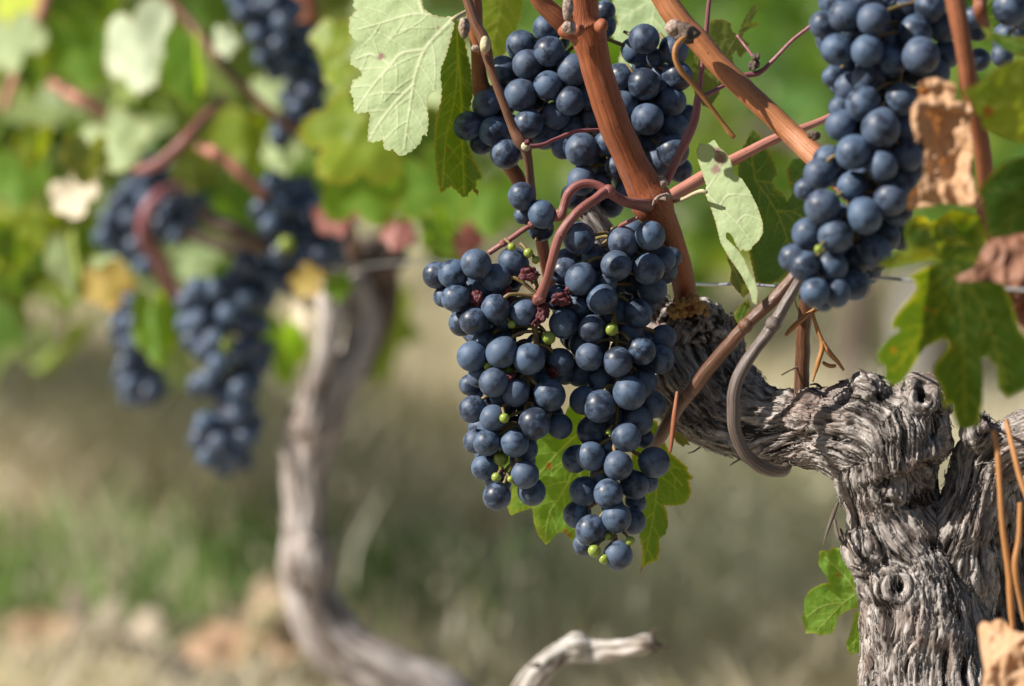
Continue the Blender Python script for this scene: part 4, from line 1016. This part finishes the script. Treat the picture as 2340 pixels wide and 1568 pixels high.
bunch('small narrow blurred bunch below the amber leaf', 2.92, r26([(302,690),(306,738),(276,745),(300,790),(290,832),(326,850),(280,862),(346,870),(300,882),(346,900),(326,906),(300,905),(361,886),(312,705,1),(272,700,1),(276,775,1),(310,760,1),(318,810,1),(350,850,1),(330,880,1)], 25), [(310, 650, 40, 9), (300, 780, 40, 7), (320, 890, 30, 5)], bulge=.6, group='blurred bunches on the left vine', pedicels=False)

# ------------------------------------------------------------------ leaves of the near vine
def z1(l): return [(731 + a[0]/3.216, a[1]/3.216) for a in l]
f1 = z1([(1010,130),(960,120),(900,125),(820,105),(760,60),(740,-40),(720,-160),(560,-190),(380,-170),(260,-60),(240,50),(270,70),(215,130),(210,230),(250,290),(320,322),(270,345),(228,410),(222,470),(300,520),(305,560),(240,590),(220,680),(245,720),(250,810),(268,835),(320,828),(362,825),(368,850),(355,940),(350,1035),(380,1050),(465,1030),(468,1090),(500,1110),(540,1095),(560,1130),(600,1150),(680,1110),(740,1050),(755,990),(785,1002),(800,900),(790,760),(800,700),(885,645),(850,620),(882,560),(890,500),(925,420),(960,300),(985,200)])
v1 = [z1(q) for q in ([(1000,130),(880,115),(680,105),(450,170),(280,215)], [(980,140),(860,260),(770,370),(700,560),(660,800),(620,1100)], [(770,365),(600,395),(520,480),(440,570),(340,700),(255,825)], [(690,620),(560,750),(440,900),(360,1035)], [(760,100),(730,10),(690,-120)], [(520,480),(380,400),(270,435)])]
tl = traced_leaf
tl('vine_leaf', f1, 1.845, M_UNDER, 'large pale leaf showing its veined underside, left of the upper bunch', (-.40, .28), (10, 8), 9, 60, v1, 2.8, 3, 13, 5.2, 52, 2.0, 5, [(731+450/3.216, 415/3.216, 9), (731+870/3.216, 205/3.216, 4)],
   None, [(1070, 24, 1.85, 9), (1052, 34, 1.845, 10), (1040, 41, 1.842, 11), (1032, 46, 1.842, 8)], M_PALE)
f1b = z1([(1000,140),(960,170),(930,330),(890,500),(885,560),(895,640),(890,740),(852,870),(842,1000),(845,1120),(850,1250),(872,1380),(890,1425),(925,1395),(962,1370),(1000,1400),(1055,1455),(1085,1440),(1100,1410),(1120,1395),(1162,1440),(1168,1410),(1148,1385),(1152,1330),(1195,1305),(1180,1270),(1140,1180),(1100,1090),(1060,1020),(1100,820),(1130,680),(1110,500),(1070,330),(1050,200)])
tl('vine_leaf', f1b, 1.862, M_GREEN, 'dark green leaf hanging edge-on beside the large pale leaf', (1.1, .1), (18, 0), 9, 60, [z1([(1005,180),(1010,500),(985,750),(930,1000),(900,1380)]), z1([(1020,400),(1040,800),(1050,1150),(1060,1420)])], 3.0, 3, 14, 2.6, 46, 1.2, 5, [(731+1140/3.216, 1420/3.216, 7), (731+935/3.216, 1100/3.216, 3)], (731+1040/3.216, 60, 731+1080/3.216, 430, -1.9, 0))
f2 = [(1591,343),(1599,327),(1614,331),(1632,319),(1644,337),(1659,349),(1669,364),(1677,382),(1677,400),(1695,408),(1713,436),(1731,472),(1743,508),(1744,532),(1734,550),(1720,563),(1716,571),(1704,575),(1699,570),(1692,575),(1683,562),(1674,541),(1666,532),(1659,532),(1659,544),(1671,556),(1689,574),(1701,592),(1713,622),(1725,640),(1732,667),(1729,697),(1719,691),(1713,667),(1695,631),(1668,592),(1647,556),(1635,508),(1623,472),(1611,442),(1614,424),(1603,391),(1596,370)]
tl('vine_leaf', f2, 1.80, M_UNDER, 'pale green leaf with a purple patch, hanging at the end of a pale stalk', (-.40, .30), (6, 10), 6, 45, [[(1612,438),(1640,468),(1680,505),(1718,552)], [(1646,470),(1665,446),(1710,446),(1725,452)], [(1686,508),(1705,492),(1738,502)], [(1612,436),(1640,395),(1655,345)]], 2.2, 1.2, 10, 2.6, 0, 1.3, 3.5, [(1646,362,15), (1636,388,12), (1640,345,10)],
   None, [(1530, 463, 1.835, 10), (1560, 455, 1.82, 9), (1590, 441, 1.805, 9), (1606, 437, 1.80, 10), (1616, 441, 1.80, 7)], M_PALE)
tl('vine_leaf', [(1655,560),(1668,575),(1690,610),(1710,650),(1714,668),(1698,681),(1692,672),(1683,664),(1668,643),(1671,615),(1660,590)], 1.815, M_OLIVE, 'small shaded lobe of leaf tucked behind the purple patched leaf', (.5, .1), (3, 3), 4, 40, [[(1658,565),(1685,630),(1697,675)]], 3, 2, 10, 2, 0)
f3 = [(1717,295),(1707,322),(1690,346),(1684,370),(1690,430),(1700,500),(1712,580),(1727,646),(1752,652),(1776,645),(1812,612),(1862,560),(1880,480),(1872,400),(1850,372),(1838,356),(1812,366),(1796,392),(1802,420),(1812,440),(1800,462),(1786,440),(1772,432),(1764,412),(1776,398),(1768,370),(1748,330),(1736,306)]
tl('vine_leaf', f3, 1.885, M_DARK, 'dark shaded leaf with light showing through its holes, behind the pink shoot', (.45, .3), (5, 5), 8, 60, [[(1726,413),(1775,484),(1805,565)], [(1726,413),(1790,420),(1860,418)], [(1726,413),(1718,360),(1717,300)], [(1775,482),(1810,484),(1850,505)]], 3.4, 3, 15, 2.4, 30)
tl('vine_leaf', [(1677,717),(1690,700),(1710,681),(1716,700),(1704,726),(1694,738),(1686,742),(1680,730)], 1.87, M_GREEN, 'tip of a green leaf just above the withies', (.2, .2), (3, 3), 3, 40, [[(1710,685),(1690,735)]], 3, 1.5, 9, 1.6, 0)
f4 = [(1685,82),(1672,70),(1669,53),(1654,45),(1627,45),(1621,51),(1605,73),(1590,110),(1579,164),(1587,210),(1604,240),(1621,248),(1634,228),(1643,215),(1645,206),(1662,184),(1680,159),(1673,128),(1682,114),(1687,128),(1694,132),(1698,124),(1705,119),(1707,108),(1713,100),(1702,93),(1695,84),(1704,71),(1720,62),(1735,62),(1733,51),(1715,53),(1728,28),(1738,5),(1718,15),(1708,32),(1700,46),(1690,66)]
tl('vine_leaf', f4, 1.875, M_OLIVE, 'olive green lobed leaf behind the upper part of the slanting cane', (.5, .2), (6, 6), 6, 50, [[(1685,82),(1650,95),(1610,110)], [(1685,82),(1660,125),(1640,190)], [(1685,82),(1705,50),(1730,15)], [(1685,82),(1695,110)]], 3, 2.4, 12, 2, 22, 1, 5, (), None, [(1684, 80, 1.875, 6), (1700, 102, 1.872, 6), (1718, 126, 1.865, 6), (1724, 140, 1.86, 6)], M_PURPLE)
tl('vine_leaf', [(1400,-40),(1480,-60),(1530,-30),(1548,40),(1552,110),(1530,160),(1490,172),(1440,168),(1412,140),(1422,110),(1396,80),(1412,50),(1400,20)], 1.93, M_UNDER2, 'pale green leaf behind the right half of the upper bunch', (-.3, .3), (8, 5), 8, 50, [[(1500,-50),(1490,50),(1460,150)], [(1495,0),(1440,30),(1405,60)], [(1492,40),(1530,90)]], 4, 3.5, 14, 3, 26)
tl('vine_leaf', [(1094,-40),(1160,-50),(1200,-10),(1190,40),(1172,90),(1150,128),(1120,140),(1094,120)], 1.95, M_YEL, 'yellow green leaf behind the slender brown stem', (.5, .1), (8, 5), 8, 50, [[(1150,-40),(1140,40),(1120,130)]], 4, 4, 14, 3, 26)
f7 = [(1120,1049),(1123,1071),(1140,1077),(1160,1075),(1172,1100),(1166,1150),(1159,1159),(1167,1179),(1182,1172),(1216,1161),(1220,1195),(1229,1223),(1248,1246),(1262,1232),(1272,1220),(1285,1217),(1296,1222),(1302,1232),(1313,1240),(1330,1215),(1345,1160),(1360,1060),(1350,970),(1325,930),(1303,920),(1285,960),(1230,985),(1200,1000),(1150,1030)]
tl('vine_leaf', f7, 1.855, M_LITGREEN, 'yellow tipped green leaf between the lower ends of the two main bunches', (.05, -.1), (10, 8), 8, 55, [[(1330,985),(1294,1015),(1262,1050),(1232,1086),(1190,1150)], [(1330,1010),(1303,1092),(1270,1150),(1254,1180),(1245,1235)], [(1340,1000),(1325,1100),(1312,1225)]], 2.8, 1.6, 13, 3, 48, 1.2, 16, [(1254,1064,8), (1292,1214,6), (1300,1224,6), (1248,1247,3)])
f8 = [(1460,960),(1484,952),(1502,965),(1515,1000),(1530,1033),(1550,1050),(1571,1067),(1572,1078),(1585,1092),(1574,1099),(1580,1123),(1574,1140),(1565,1151),(1545,1156),(1518,1155),(1524,1168),(1527,1198),(1521,1220),(1506,1232),(1508,1258),(1502,1282),(1490,1284),(1468,1298),(1462,1313),(1466,1290),(1468,1260),(1459,1214),(1452,1150),(1440,1060)]
tl('vine_leaf', f8, 1.862, M_GREEN, 'dull green leaf hanging behind the tip of the right main bunch', (.35, .1), (8, 6), 8, 55, [[(1480,975),(1520,1060),(1560,1110)], [(1475,980),(1500,1120),(1470,1290)]], 2.8, 1.6, 12, 2.8, 46, 1.2, 6, [(1466,1302,6)])
tl('vine_leaf', [(1535,985),(1552,988),(1566,1000),(1578,1018),(1566,1016),(1562,1022),(1545,1010)], 1.85, M_OLIVE, 'small green leaf scrap under the left end of the arm', (.2, .1), (2, 2), 3, 30, [[(1538,988),(1570,1014)]], 2.4, 1, 8, 1.5, 0)
f9 = [(2190,590),(2140,600),(2074,632),(2088,640),(2097,659),(2077,685),(2061,701),(2040,728),(2035,748),(2058,754),(2031,771),(2010,795),(2001,814),(2008,830),(2021,837),(2021,867),(2038,880),(2058,877),(2084,844),(2100,815),(2117,794),(2157,774),(2165,780),(2167,794),(2150,815),(2134,837),(2134,860),(2150,885),(2155,910),(2157,936),(2173,920),(2180,950),(2190,978),(2212,982),(2236,972),(2245,920),(2246,870),(2243,820),(2256,814),(2276,837),(2282,887),(2302,910),(2345,886),(2375,860),(2370,800),(2329,754),(2312,690),(2292,645),(2250,600)]
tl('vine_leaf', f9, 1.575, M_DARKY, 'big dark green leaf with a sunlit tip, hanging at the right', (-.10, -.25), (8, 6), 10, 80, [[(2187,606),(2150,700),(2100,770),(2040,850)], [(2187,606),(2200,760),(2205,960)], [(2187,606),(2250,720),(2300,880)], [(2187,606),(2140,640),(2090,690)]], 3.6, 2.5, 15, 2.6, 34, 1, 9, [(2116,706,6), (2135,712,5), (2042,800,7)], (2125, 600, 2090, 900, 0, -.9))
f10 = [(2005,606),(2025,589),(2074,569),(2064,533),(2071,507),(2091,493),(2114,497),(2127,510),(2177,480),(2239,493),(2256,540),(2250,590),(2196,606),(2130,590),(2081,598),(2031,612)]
tl('vine_leaf', f10, 1.60, M_DARKY, 'curled dark leaf with sunlit edges painted yellow, above the big dark leaf', (.5, .1), (6, -14), 22, 50, [[(2220,560),(2150,560),(2080,580),(2020,603)], [(2200,555),(2130,530),(2085,505)]], 3.2, 2.5, 14, 2.4, 26, 1, 34, [(2105,497,6)])
f11 = [(2193,211),(2215,200),(2252,183),(2268,165),(2296,146),(2330,136),(2390,130),(2400,330),(2345,328),(2320,322),(2296,314),(2270,302),(2249,295),(2242,282),(2246,270),(2233,264),(2221,236),(2210,222)]
tl('vine_leaf', f11, 1.55, M_YEL, 'yellow green leaf with a red brown spot at the right edge', (.35, -.1), (8, 8), 9, 70, [[(2390,230),(2320,238),(2250,240),(2200,213)], [(2390,232),(2330,190),(2300,150)], [(2390,236),(2320,290),(2260,296)]], 3.6, 2.5, 15, 2.4, 30, 1, 8, [(2257,255,13)])
tl('vine_leaf', [(2390,340),(2340,358),(2310,364),(2280,382),(2262,400),(2240,426),(2236,440),(2249,466),(2252,500),(2258,540),(2300,556),(2345,572),(2400,560)], 1.56, M_DARK, 'rounded dark green leaf below the yellow green one', (.1, -.3), (8, 6), 9, 70, [[(2390,450),(2300,440),(2245,430)], [(2390,455),(2310,500),(2262,540)]], 3.6, 3, 15, 2.4, 30, 1, 9)
tl('vine_leaf', [(2240,60),(2265,70),(2300,82),(2390,90),(2390,140),(2330,128),(2290,110),(2262,92)], 1.60, M_GREEN, 'narrow green leaf just under the corner grapes', (.2, .3), (4, 5), 5, 60, [[(2245,64),(2320,100),(2390,118)]], 3.6, 2, 14, 2.2, 24)
tl('vine_leaf', [(2310,-40),(2390,-40),(2390,75),(2350,82),(2310,75),(2262,62),(2240,40),(2255,10)], 1.72, M_GREEN, 'green leaf behind the corner grapes', (.2, .1), (4, 5), 5, 60, [[(2380,20),(2260,40)]], 4, 3, 14, 2.2, 24)
f14 = [(1872,1260),(1885,1257),(1893,1262),(1898,1254),(1908,1251),(1926,1253),(1934,1260),(1945,1300),(1960,1340),(1960,1389),(1935,1396),(1916,1409),(1910,1430),(1903,1447),(1890,1449),(1876,1453),(1860,1447),(1842,1448),(1838,1430),(1831,1413),(1837,1395),(1838,1369),(1845,1355),(1855,1345),(1879,1333),(1894,1332),(1888,1316),(1878,1304),(1870,1290)]
tl('vine_leaf', f14, 1.83, M_LITGREEN, 'bright green young leaf sprouting from the trunk', (-.1, -.1), (6, 5), 6, 40, [[(1960,1355),(1920,1385),(1870,1440)], [(1955,1350),(1925,1310),(1885,1275)], [(1930,1378),(1880,1385),(1845,1410)]], 2.6, 1.6, 10, 2.2, 18, 1, 6, [(1914,1315,5), (1892,1340,3)])
f15 = [(1940,1455),(1933,1470),(1936,1485),(1947,1499),(1955,1491),(1964,1493),(1972,1502),(1984,1470),(1990,1440),(1975,1400),(1954,1396),(1950,1419)]
tl('vine_leaf', f15, 1.835, M_LITGREEN, 'smaller bright green leaf just below the young one', (.1, -.1), (3, 4), 4, 30, [[(1962,1405),(1955,1450),(1950,1490)]], 2.4, 1.4, 9, 1.8, 14)
# withered leaves
def crumple(a, f, s=0):
    return lambda v: a * fbm(np.stack((v[:, 0] / f, v[:, 1] / (f*1.3), v[:, 0]*0 + s), 1), 3) + a * .7 * np.abs(fbm(np.stack((v[:, 0] / (f*.55), v[:, 1] / (f*.9), v[:, 0]*0 + s + 4), 1), 2))
def fold_tan(v):
    x, y = v[:, 0], v[:, 1]
    g = lambda q, m, s: np.exp(-((q - m) / s)**2)
    o = crumple(34, 62, 2.2)(v) + crumple(8, 30, 6.1)(v)
    o += 22 * g(x, 2168, 40) * np.clip((y - 236) / 30, 0, 1) * np.clip((430 - y) / 60, 0, 1)      # cupped middle
    o += -15 * g(y, 240 + .12 * (x - 2140), 15) - 12 * g(x, 2094, 13) * np.clip((345 - y) / 40, 0, 1)
    o += 12 * g(y, 212, 13) - 14 * g(y, 440 + .25 * (x - 2150), 18)
    o += 12 * g(x - .35 * (y - 340), 2150, 14) * np.clip((y - 330) / 40, 0, 1)
    return o
d1 = [(2100,188),(2118,178),(2140,177),(2184,193),(2187,211),(2180,228),(2215,233),(2224,264),(2215,286),(2222,320),(2224,389),(2227,435),(2250,482),(2208,470),(2156,465),(2103,475),(2075,481),(2072,451),(2095,425),(2109,405),(2112,342),(2106,310),(2093,326),(2086,300),(2081,280),(2081,249),(2100,220),(2096,204)]
tl('dry_leaf', d1, 1.60, M_DRY, 'crumpled tan dry leaf hanging against the right bunch', (-.14, .16), (0, 0), 4, 40, [[(2150,185),(2160,300),(2165,460)], [(2155,260),(2210,250)], [(2160,380),(2080,465)]], 2.4, 2, 11, 2, 22, 1, 6, (), None, depthf=fold_tan, cat='dry leaf')
tl('dry_leaf', [(2182,635),(2200,624),(2226,612),(2236,590),(2243,573),(2252,560),(2266,546),(2300,540),(2329,533),(2380,535),(2380,650),(2312,652),(2270,645),(2230,642),(2193,646)], 1.55, M_DRYRED, 'folded brown dry leaf at the right edge', (-.2, .5), (5, 5), 8, 50, [[(2190,640),(2260,610),(2340,560)]], 2.8, 1.5, 12, 2, 20, 1, 6, (), (2190, 640, 2340, 545, .6, .3), depthf=crumple(24, 60, 5.1), cat='dry leaf')
tl('dry_leaf', [(2292,652),(2330,640),(2380,660),(2380,780),(2345,770),(2325,735),(2305,700)], 1.60, M_DRYRED, 'dark reddish withered scrap beside the big dark leaf', (.3, .2), (5, 5), 8, 40, [], 3, 2, 12, 2, 0, depthf=crumple(30, 30, 7.7), cat='dry leaf')
tl('dry_leaf', [(2235,1436),(2240,1424),(2249,1419),(2262,1424),(2276,1416),(2290,1414),(2296,1420),(2310,1440),(2340,1447),(2390,1452),(2390,1640),(2238,1640),(2243,1580),(2249,1528),(2240,1480)], 1.60, M_DRY, 'tan dry leaf folded at the bottom right corner', (-.30, .25), (5, 5), 8, 50, [[(2262,1425),(2275,1500),(2268,1640)], [(2275,1500),(2330,1455)]], 2.8, 1.5, 12, 2.4, 24, 1, 5, (), (2265, 1520, 2360, 1440, .9, .35), depthf=crumple(26, 48, 3.3), cat='dry leaf')
# ------------------------------------------------------------------ the left vine, out of focus
lv = empty('grapevine', PN(900, 1700, 2.8), 'pale bent grapevine trunk out of focus at left centre', 'grapevine')
build_wood('trunk', [
    [(800, 640, 2.815, 65), (825, 690, 2.815, 74), (830, 740, 2.815, 85), (815, 800, 2.81, 88), (775, 880, 2.80, 88), (735, 950, 2.80, 106), (706, 1020, 2.80, 100), (697, 1120, 2.80, 96), (697, 1220, 2.80, 102), (702, 1310, 2.80, 113), (725, 1410, 2.80, 120), (785, 1490, 2.80, 134), (880, 1540, 2.80, 144), (980, 1590, 2.80, 130), (1060, 1680, 2.80, 120), (1100, 1800, 2.80, 130), (1110, 2120, 2.80, 158)],
    [(762, 660, 2.80, 56), (758, 730, 2.79, 55), (745, 800, 2.785, 56), (722, 880, 2.785, 62), (705, 960, 2.79, 70)],
    ],
    [(712, 970, 2.797, 58), (700, 1290, 2.79, 66)], .0021, .0042, M_BARK2, lv, [], .6, None, 120, .006, 12)
build_wood('shaded_head', [[(905, 565, 2.84, 80), (850, 600, 2.835, 105), (780, 605, 2.83, 90), (720, 600, 2.83, 60)], [(865, 590, 2.85, 90), (862, 690, 2.85, 84), (848, 770, 2.85, 74), (815, 850, 2.84, 60)]], [(850, 640, 2.85, 52)], .0022, .005, M_SHADEBARK, lv, (), .6, None, 60, .007, 15)['label'] = 'head of the pale trunk, its shade painted as dark brown bark'  # head and right strand darkened by bark colour to stand for shade
def lcane(name, mat, pts, label): 
    o = MB().px(pts, 12, 8, .08, 60).build(name, mat, lv); o['label'] = label
lcane('cane', M_BROWN, [(360, -30, 2.72, 22), (425, 42, 2.71, 23), (470, 98, 2.70, 23), (522, 165, 2.69, 22), (590, 232, 2.68, 22), (650, 282, 2.68, 22), (735, 345, 2.70, 22), (790, 470, 2.78, 24), (810, 600, 2.82, 26)], 'brown cane slanting through the blurred leaves')
lcane('cane', M_PURPLE, [(420, 425, 2.86, 26), (372, 440, 2.80, 30), (342, 470, 2.79, 34), (328, 515, 2.79, 36), (334, 555, 2.80, 38), (362, 588, 2.82, 38), (395, 665, 2.86, 32), (470, 720, 2.92, 30)], 'arching red cane in front of a blurred bunch')
lcane('petiole', M_PINK, [(510, 225, 2.70, 20), (455, 283, 2.64, 23), (430, 312, 2.62, 27), (395, 348, 2.62, 29), (352, 380, 2.62, 28), (300, 392, 2.63, 18)], 'thick pink leaf stalk')
lcane('cane', M_ROSE, [(104, -20, 2.95, 26), (96, 18, 2.95, 28), (68, 85, 2.95, 28), (36, 176, 2.95, 24), (10, 250, 2.95, 20)], 'pinkish shoot at the top left corner')
lcane('cane', M_ROSE, [(60, 150, 2.98, 20), (120, 192, 2.90, 22), (165, 218, 2.85, 26), (225, 250, 2.85, 26), (260, 280, 2.86, 20)], 'short orange shoot among the pale leaves')
lcane('cane', M_ROSE, [(455, 335, 2.70, 20), (482, 347, 2.66, 28), (510, 362, 2.66, 25), (555, 400, 2.66, 26), (605, 448, 2.67, 26)], 'tan shoot above the long bunch')
lcane('spur', M_DEADWOOD, [(462, 478, 2.64, 34), (490, 505, 2.64, 42), (540, 530, 2.64, 42), (600, 566, 2.66, 44)], 'cut whitish spur')
lcane('arm', M_DEADWOOD, [(410, 528, 2.80, 26), (470, 548, 2.80, 30), (540, 572, 2.80, 34), (700, 600, 2.82, 50)], 'grey arm of the left vine')
lcane('cane', M_RUST, [(690, -30, 2.78, 50), (705, 20, 2.78, 52), (700, 70, 2.78, 42), (690, 130, 2.8, 36)], 'orange brown cane behind the upper left bunch')
FL = free_leaf
G = 'blurred leaves of the left vine'
def BL(x, y, d, s, mat, label, point, yaw, pitch, cup=.15, fk=.25, sq=1.0, cat='leaf'):
    s *= 1.2
    FL('vine_leaf' if cat == 'leaf' else 'dry_leaf', x, y, d, s, mat, label, point, yaw, pitch, cup, fk, int(x + y), G if cat == 'leaf' else None, .06, cat=cat, sq=sq)
BL(320, 120, 2.66, 125, M_SILVER, 'largest whitish blurred leaf at upper left, left of the brown slanting cane', -80, -25, -20, .1, .2, .85)
BL(440, 170, 2.60, 112, M_LITGREEN, 'long green leaf with a yellow stripe under the brown slanting cane', -86, 40, -5, .1, .5, .62)
BL(262, 330, 2.64, 100, M_UNDER, 'greyish pale blurred leaf left of the pink leaf stalk', -60, -10, -30, .1, .2)
BL(196, 368, 2.58, 66, M_OLIVE, 'round olive leaf overlapping the greyish pale one', -100, 20, 20, .1, .2)
BL(168, 455, 2.62, 62, M_CREAM, 'cream coloured withered leaf below the round olive one', -70, -20, -20, .2, .2)
BL(78, 335, 2.70, 62, M_YEL, 'yellow green leaf left of the round olive one', -110, 30, 5, .1, .3, .7)
BL(80, 175, 2.85, 66, M_DARK, 'dark green leaf below the pinkish corner shoot', -95, 40, 10, .1, .3, .7)
BL(30, 110, 2.90, 90, M_UNDER, 'pale green leaf at the left edge near the top corner', -80, -20, -15)
BL(180, 120, 2.95, 110, M_LITGREEN, 'mid green leaf between the pinkish shoot and the whitish leaf', -70, -5, 0, .1, .3, .8)
BL(200, 20, 3.00, 100, M_GREEN, 'green leaf at the top edge beyond the whitish one', -100, 20, 5)
BL(98, 530, 2.75, 55, M_YEL, 'bright yellow green leaf under the cream leaf', -95, 10, -10, .1, .3)
BL(30, 560, 2.85, 80, M_GREEN, 'deep green leaf at the left edge, middle height', -85, 25, 10)
BL(30, 660, 2.85, 62, M_DARK, 'dark leaf at the left edge, lowest of the foliage', -80, 30, 20)
BL(45, 420, 2.95, 85, M_LITGREEN, 'soft green leaf at the left edge above the deep green one', -90, -10, 0)
BL(162, 610, 2.72, 92, M_UNDER, 'pale hanging leaf with an orange edge left of the amber leaf', -84, 42, -5, .1, .5, .6)
BL(246, 660, 2.70, 66, M_AMBER, 'amber yellow leaf above the small narrow bunch', -70, -5, -15, .1, .25)
BL(248, 610, 2.74, 60, M_UNDER, 'pale leaf directly above the amber one', -20, -15, -35, .1, .25, .7)
BL(360, 760, 2.70, 108, M_LITGREEN, 'long light green leaf between the narrow bunch and the long bunch', -82, 25, -12, .1, .5, .55)
BL(445, 600, 2.84, 66, M_UNDER2, 'dull green leaf behind the top of the long bunch', -60, -10, -15)
BL(650, 800, 2.78, 88, M_LITGREEN, 'green leaf touching the bent trunk on its left side', -85, 30, 5, .1, .3, .8)
BL(705, 648, 2.64, 46, M_AMBER, 'small yellow leaf in front of the top of the bent trunk', -50, -10, -15, .2, .3)
BL(694, 722, 2.66, 46, M_CREAM, 'pinkish dried leaf just below the small yellow one', -80, -15, -15, .2, .4, .8, 'dry leaf')
BL(772, 660, 2.66, 40, M_LITGREEN, 'little green leaf right of the small yellow one', -80, 15, 0)
BL(752, 92, 2.45, 56, M_YEL, 'pale lime leaf right of the upper left bunch, upper of two', -110, -15, -20, .15, .3)
BL(768, 165, 2.42, 60, M_YEL, 'pale lime leaf right of the upper left bunch, lower of two', -75, -20, -15, .15, .3, .7)
BL(615, 215, 2.80, 62, M_UNDER, 'pale three cornered leaf beneath the upper left bunch', -65, -15, -15, .1, .3, .8)
BL(515, 100, 2.64, 50, M_SILVER, 'small cream green leaf hugging the brown cane', -80, -15, -15, .1, .3, .6)
BL(470, 30, 2.90, 80, M_GREEN, 'green leaf behind the top end of the brown cane', -90, 10, -5)
BL(560, 330, 2.86, 90, M_YEL, 'soft lime green leaf between the brown cane and the tan shoot', -95, 10, -5, .1, .3)
BL(440, 395, 2.74, 58, M_OLIVE, 'olive leaf under the pink leaf stalk', -90, 15, 5)
BL(640, 350, 2.84, 62, M_UNDER, 'pale leaf above the top of the long bunch', -85, -15, -10, .1, .3, .8)
BL(800, 330, 2.42, 125, M_YEL, 'broad yellow green leaf with ragged lobes left of the large pale leaf', -120, 5, -20, .1, .25)
BL(845, 440, 2.46, 110, M_LITGREEN, 'green leaf below the broad yellow green one', -70, 20, -5, .1, .3)
BL(1000, 440, 2.55, 120, M_LITGREEN, 'soft light green leaf beneath the large pale leaf', -60, 5, -15, .1, .3, .9)
BL(1010, 540, 2.50, 70, M_LITGREEN, 'green leaf tip above the wire near the main bunch', -60, 20, 0, .1, .3, .7)
BL(930, 330, 2.75, 110, M_GREEN, 'mid green blurred leaf behind the point of the large pale leaf', -100, 15, 0)
BL(1120, 480, 2.9, 90, M_LITGREEN, 'soft fresh green leaf behind the two loose grapes', -90, 0, 0)
BL(768, 505, 2.50, 56, M_RED, 'pink red leaf right of the long bunch', -60, -5, -10, .2, .4)
BL(905, 540, 2.48, 46, M_RED, 'pinkish orange leaf above the wire', -100, -10, -15, .2, .4)
BL(1065, 560, 2.52, 50, M_RED, 'dusky red leaf behind the left shoulder of the main bunch', -70, 20, 5, .2, .4)
BL(660, 480, 2.78, 74, M_GREEN, 'green leaf hidden behind the long bunch shoulder', -90, 10, 0)
BL(880, 90, 2.7, 110, M_UNDER2, 'blurred light leaf behind the top of the large pale leaf', -90, -10, -10)
BL(1010, 200, 2.8, 110, M_UNDER, 'blurred pale leaf behind the dark hanging leaf', -90, -10, -15)
BL(640, 20, 3.0, 110, M_GREEN, 'green leaf behind the upper left bunch', -90, 10, 0)
BL(760, 20, 2.85, 60, M_OLIVE, 'brownish green leaf at the top edge right of the upper left bunch', -80, 10, 0)
# fallen leaves and sticks on the ground
M_LITTER = attr_leaf_mat('litter_leaf', .15, .7, (1.3, 1, .6))
def ground_pt(x, y):
    """where the line of sight through a measured pixel meets the soil"""
    a = P(x, y, 1.0) - Vector(CAMP); t = (0.01 - HCAM) / a.z
    return Vector(CAMP) + a * t
for i, (x, y, s, c, lb) in enumerate(((610, 1490, .055, (.50, .36, .26), 'pinkish fallen leaf on the grass left of the bent trunk'), (330, 1530, .05, (.46, .38, .30), 'pale fallen leaf at the bottom left'), (100, 1520, .05, (.34, .21, .13), 'rust brown fallen leaf at the bottom left corner'),
        (480, 1560, .05, (.44, .28, .18), 'orange brown fallen leaf at the bottom edge'), (640, 1555, .045, (.46, .29, .18), 'russet fallen leaf near the foot of the bent trunk'), (1130, 1260, .05, (.50, .30, .19), 'reddish fallen leaf far behind the main bunch'), (480, 1010, .06, (.48, .33, .2), 'brownish fallen leaf far behind the small bunch'), (200, 1480, .055, (.34, .28, .22), 'grey brown fallen leaf lying behind the rust one'))):
    p = ground_pt(x, y)
    ol, vn = vine_outline(seed=i)
    v, f, vein, edge, spot = leaf_2d(ol, vn, .09, vein_w=.04, side=0)
    z = .35 * fbm(np.stack((v[:, 0]*2, v[:, 1]*2, v[:, 0]*0 + i), 1), 2) + .25 * (v**2).sum(1) + .15
    a = i * 1.3; tilt = .5
    q = np.stack((v[:, 0]*math.cos(a) - v[:, 1]*math.sin(a), v[:, 0]*math.sin(a) + v[:, 1]*math.cos(a), z), 1)
    R = np.array(Matrix.Rotation(tilt, 3, 'X'))
    V = np.array(p) + (q @ R.T) * s + np.array((0, 0, .03))
    o = origin_mesh('fallen_leaf', V, f, {'hue': ('FLOAT_COLOR', np.tile(np.array(c + (1,)), (len(V), 1)))}, M_LITTER)
    tag(o, lb, 'fallen leaf', 'fallen leaves on the ground')
p0, p1, p2 = ground_pt(40, 1600), ground_pt(330, 1592), ground_pt(520, 1640)
C = catmull([tuple(p0 + Vector((0, 0, .03))), tuple(p0 * .5 + p1 * .5 + Vector((0, 0, .055))), tuple(p1 + Vector((0, 0, .05))), tuple(p2 + Vector((0, 0, .02)))], .02)
m = MB(); m.add(*sweep(C, np.linspace(.009, .015, len(C)), 10, .2, 40)); tag(m.build('fallen_cane', M_BARK), 'dark crooked cane lying on the grass at bottom left', 'cane')
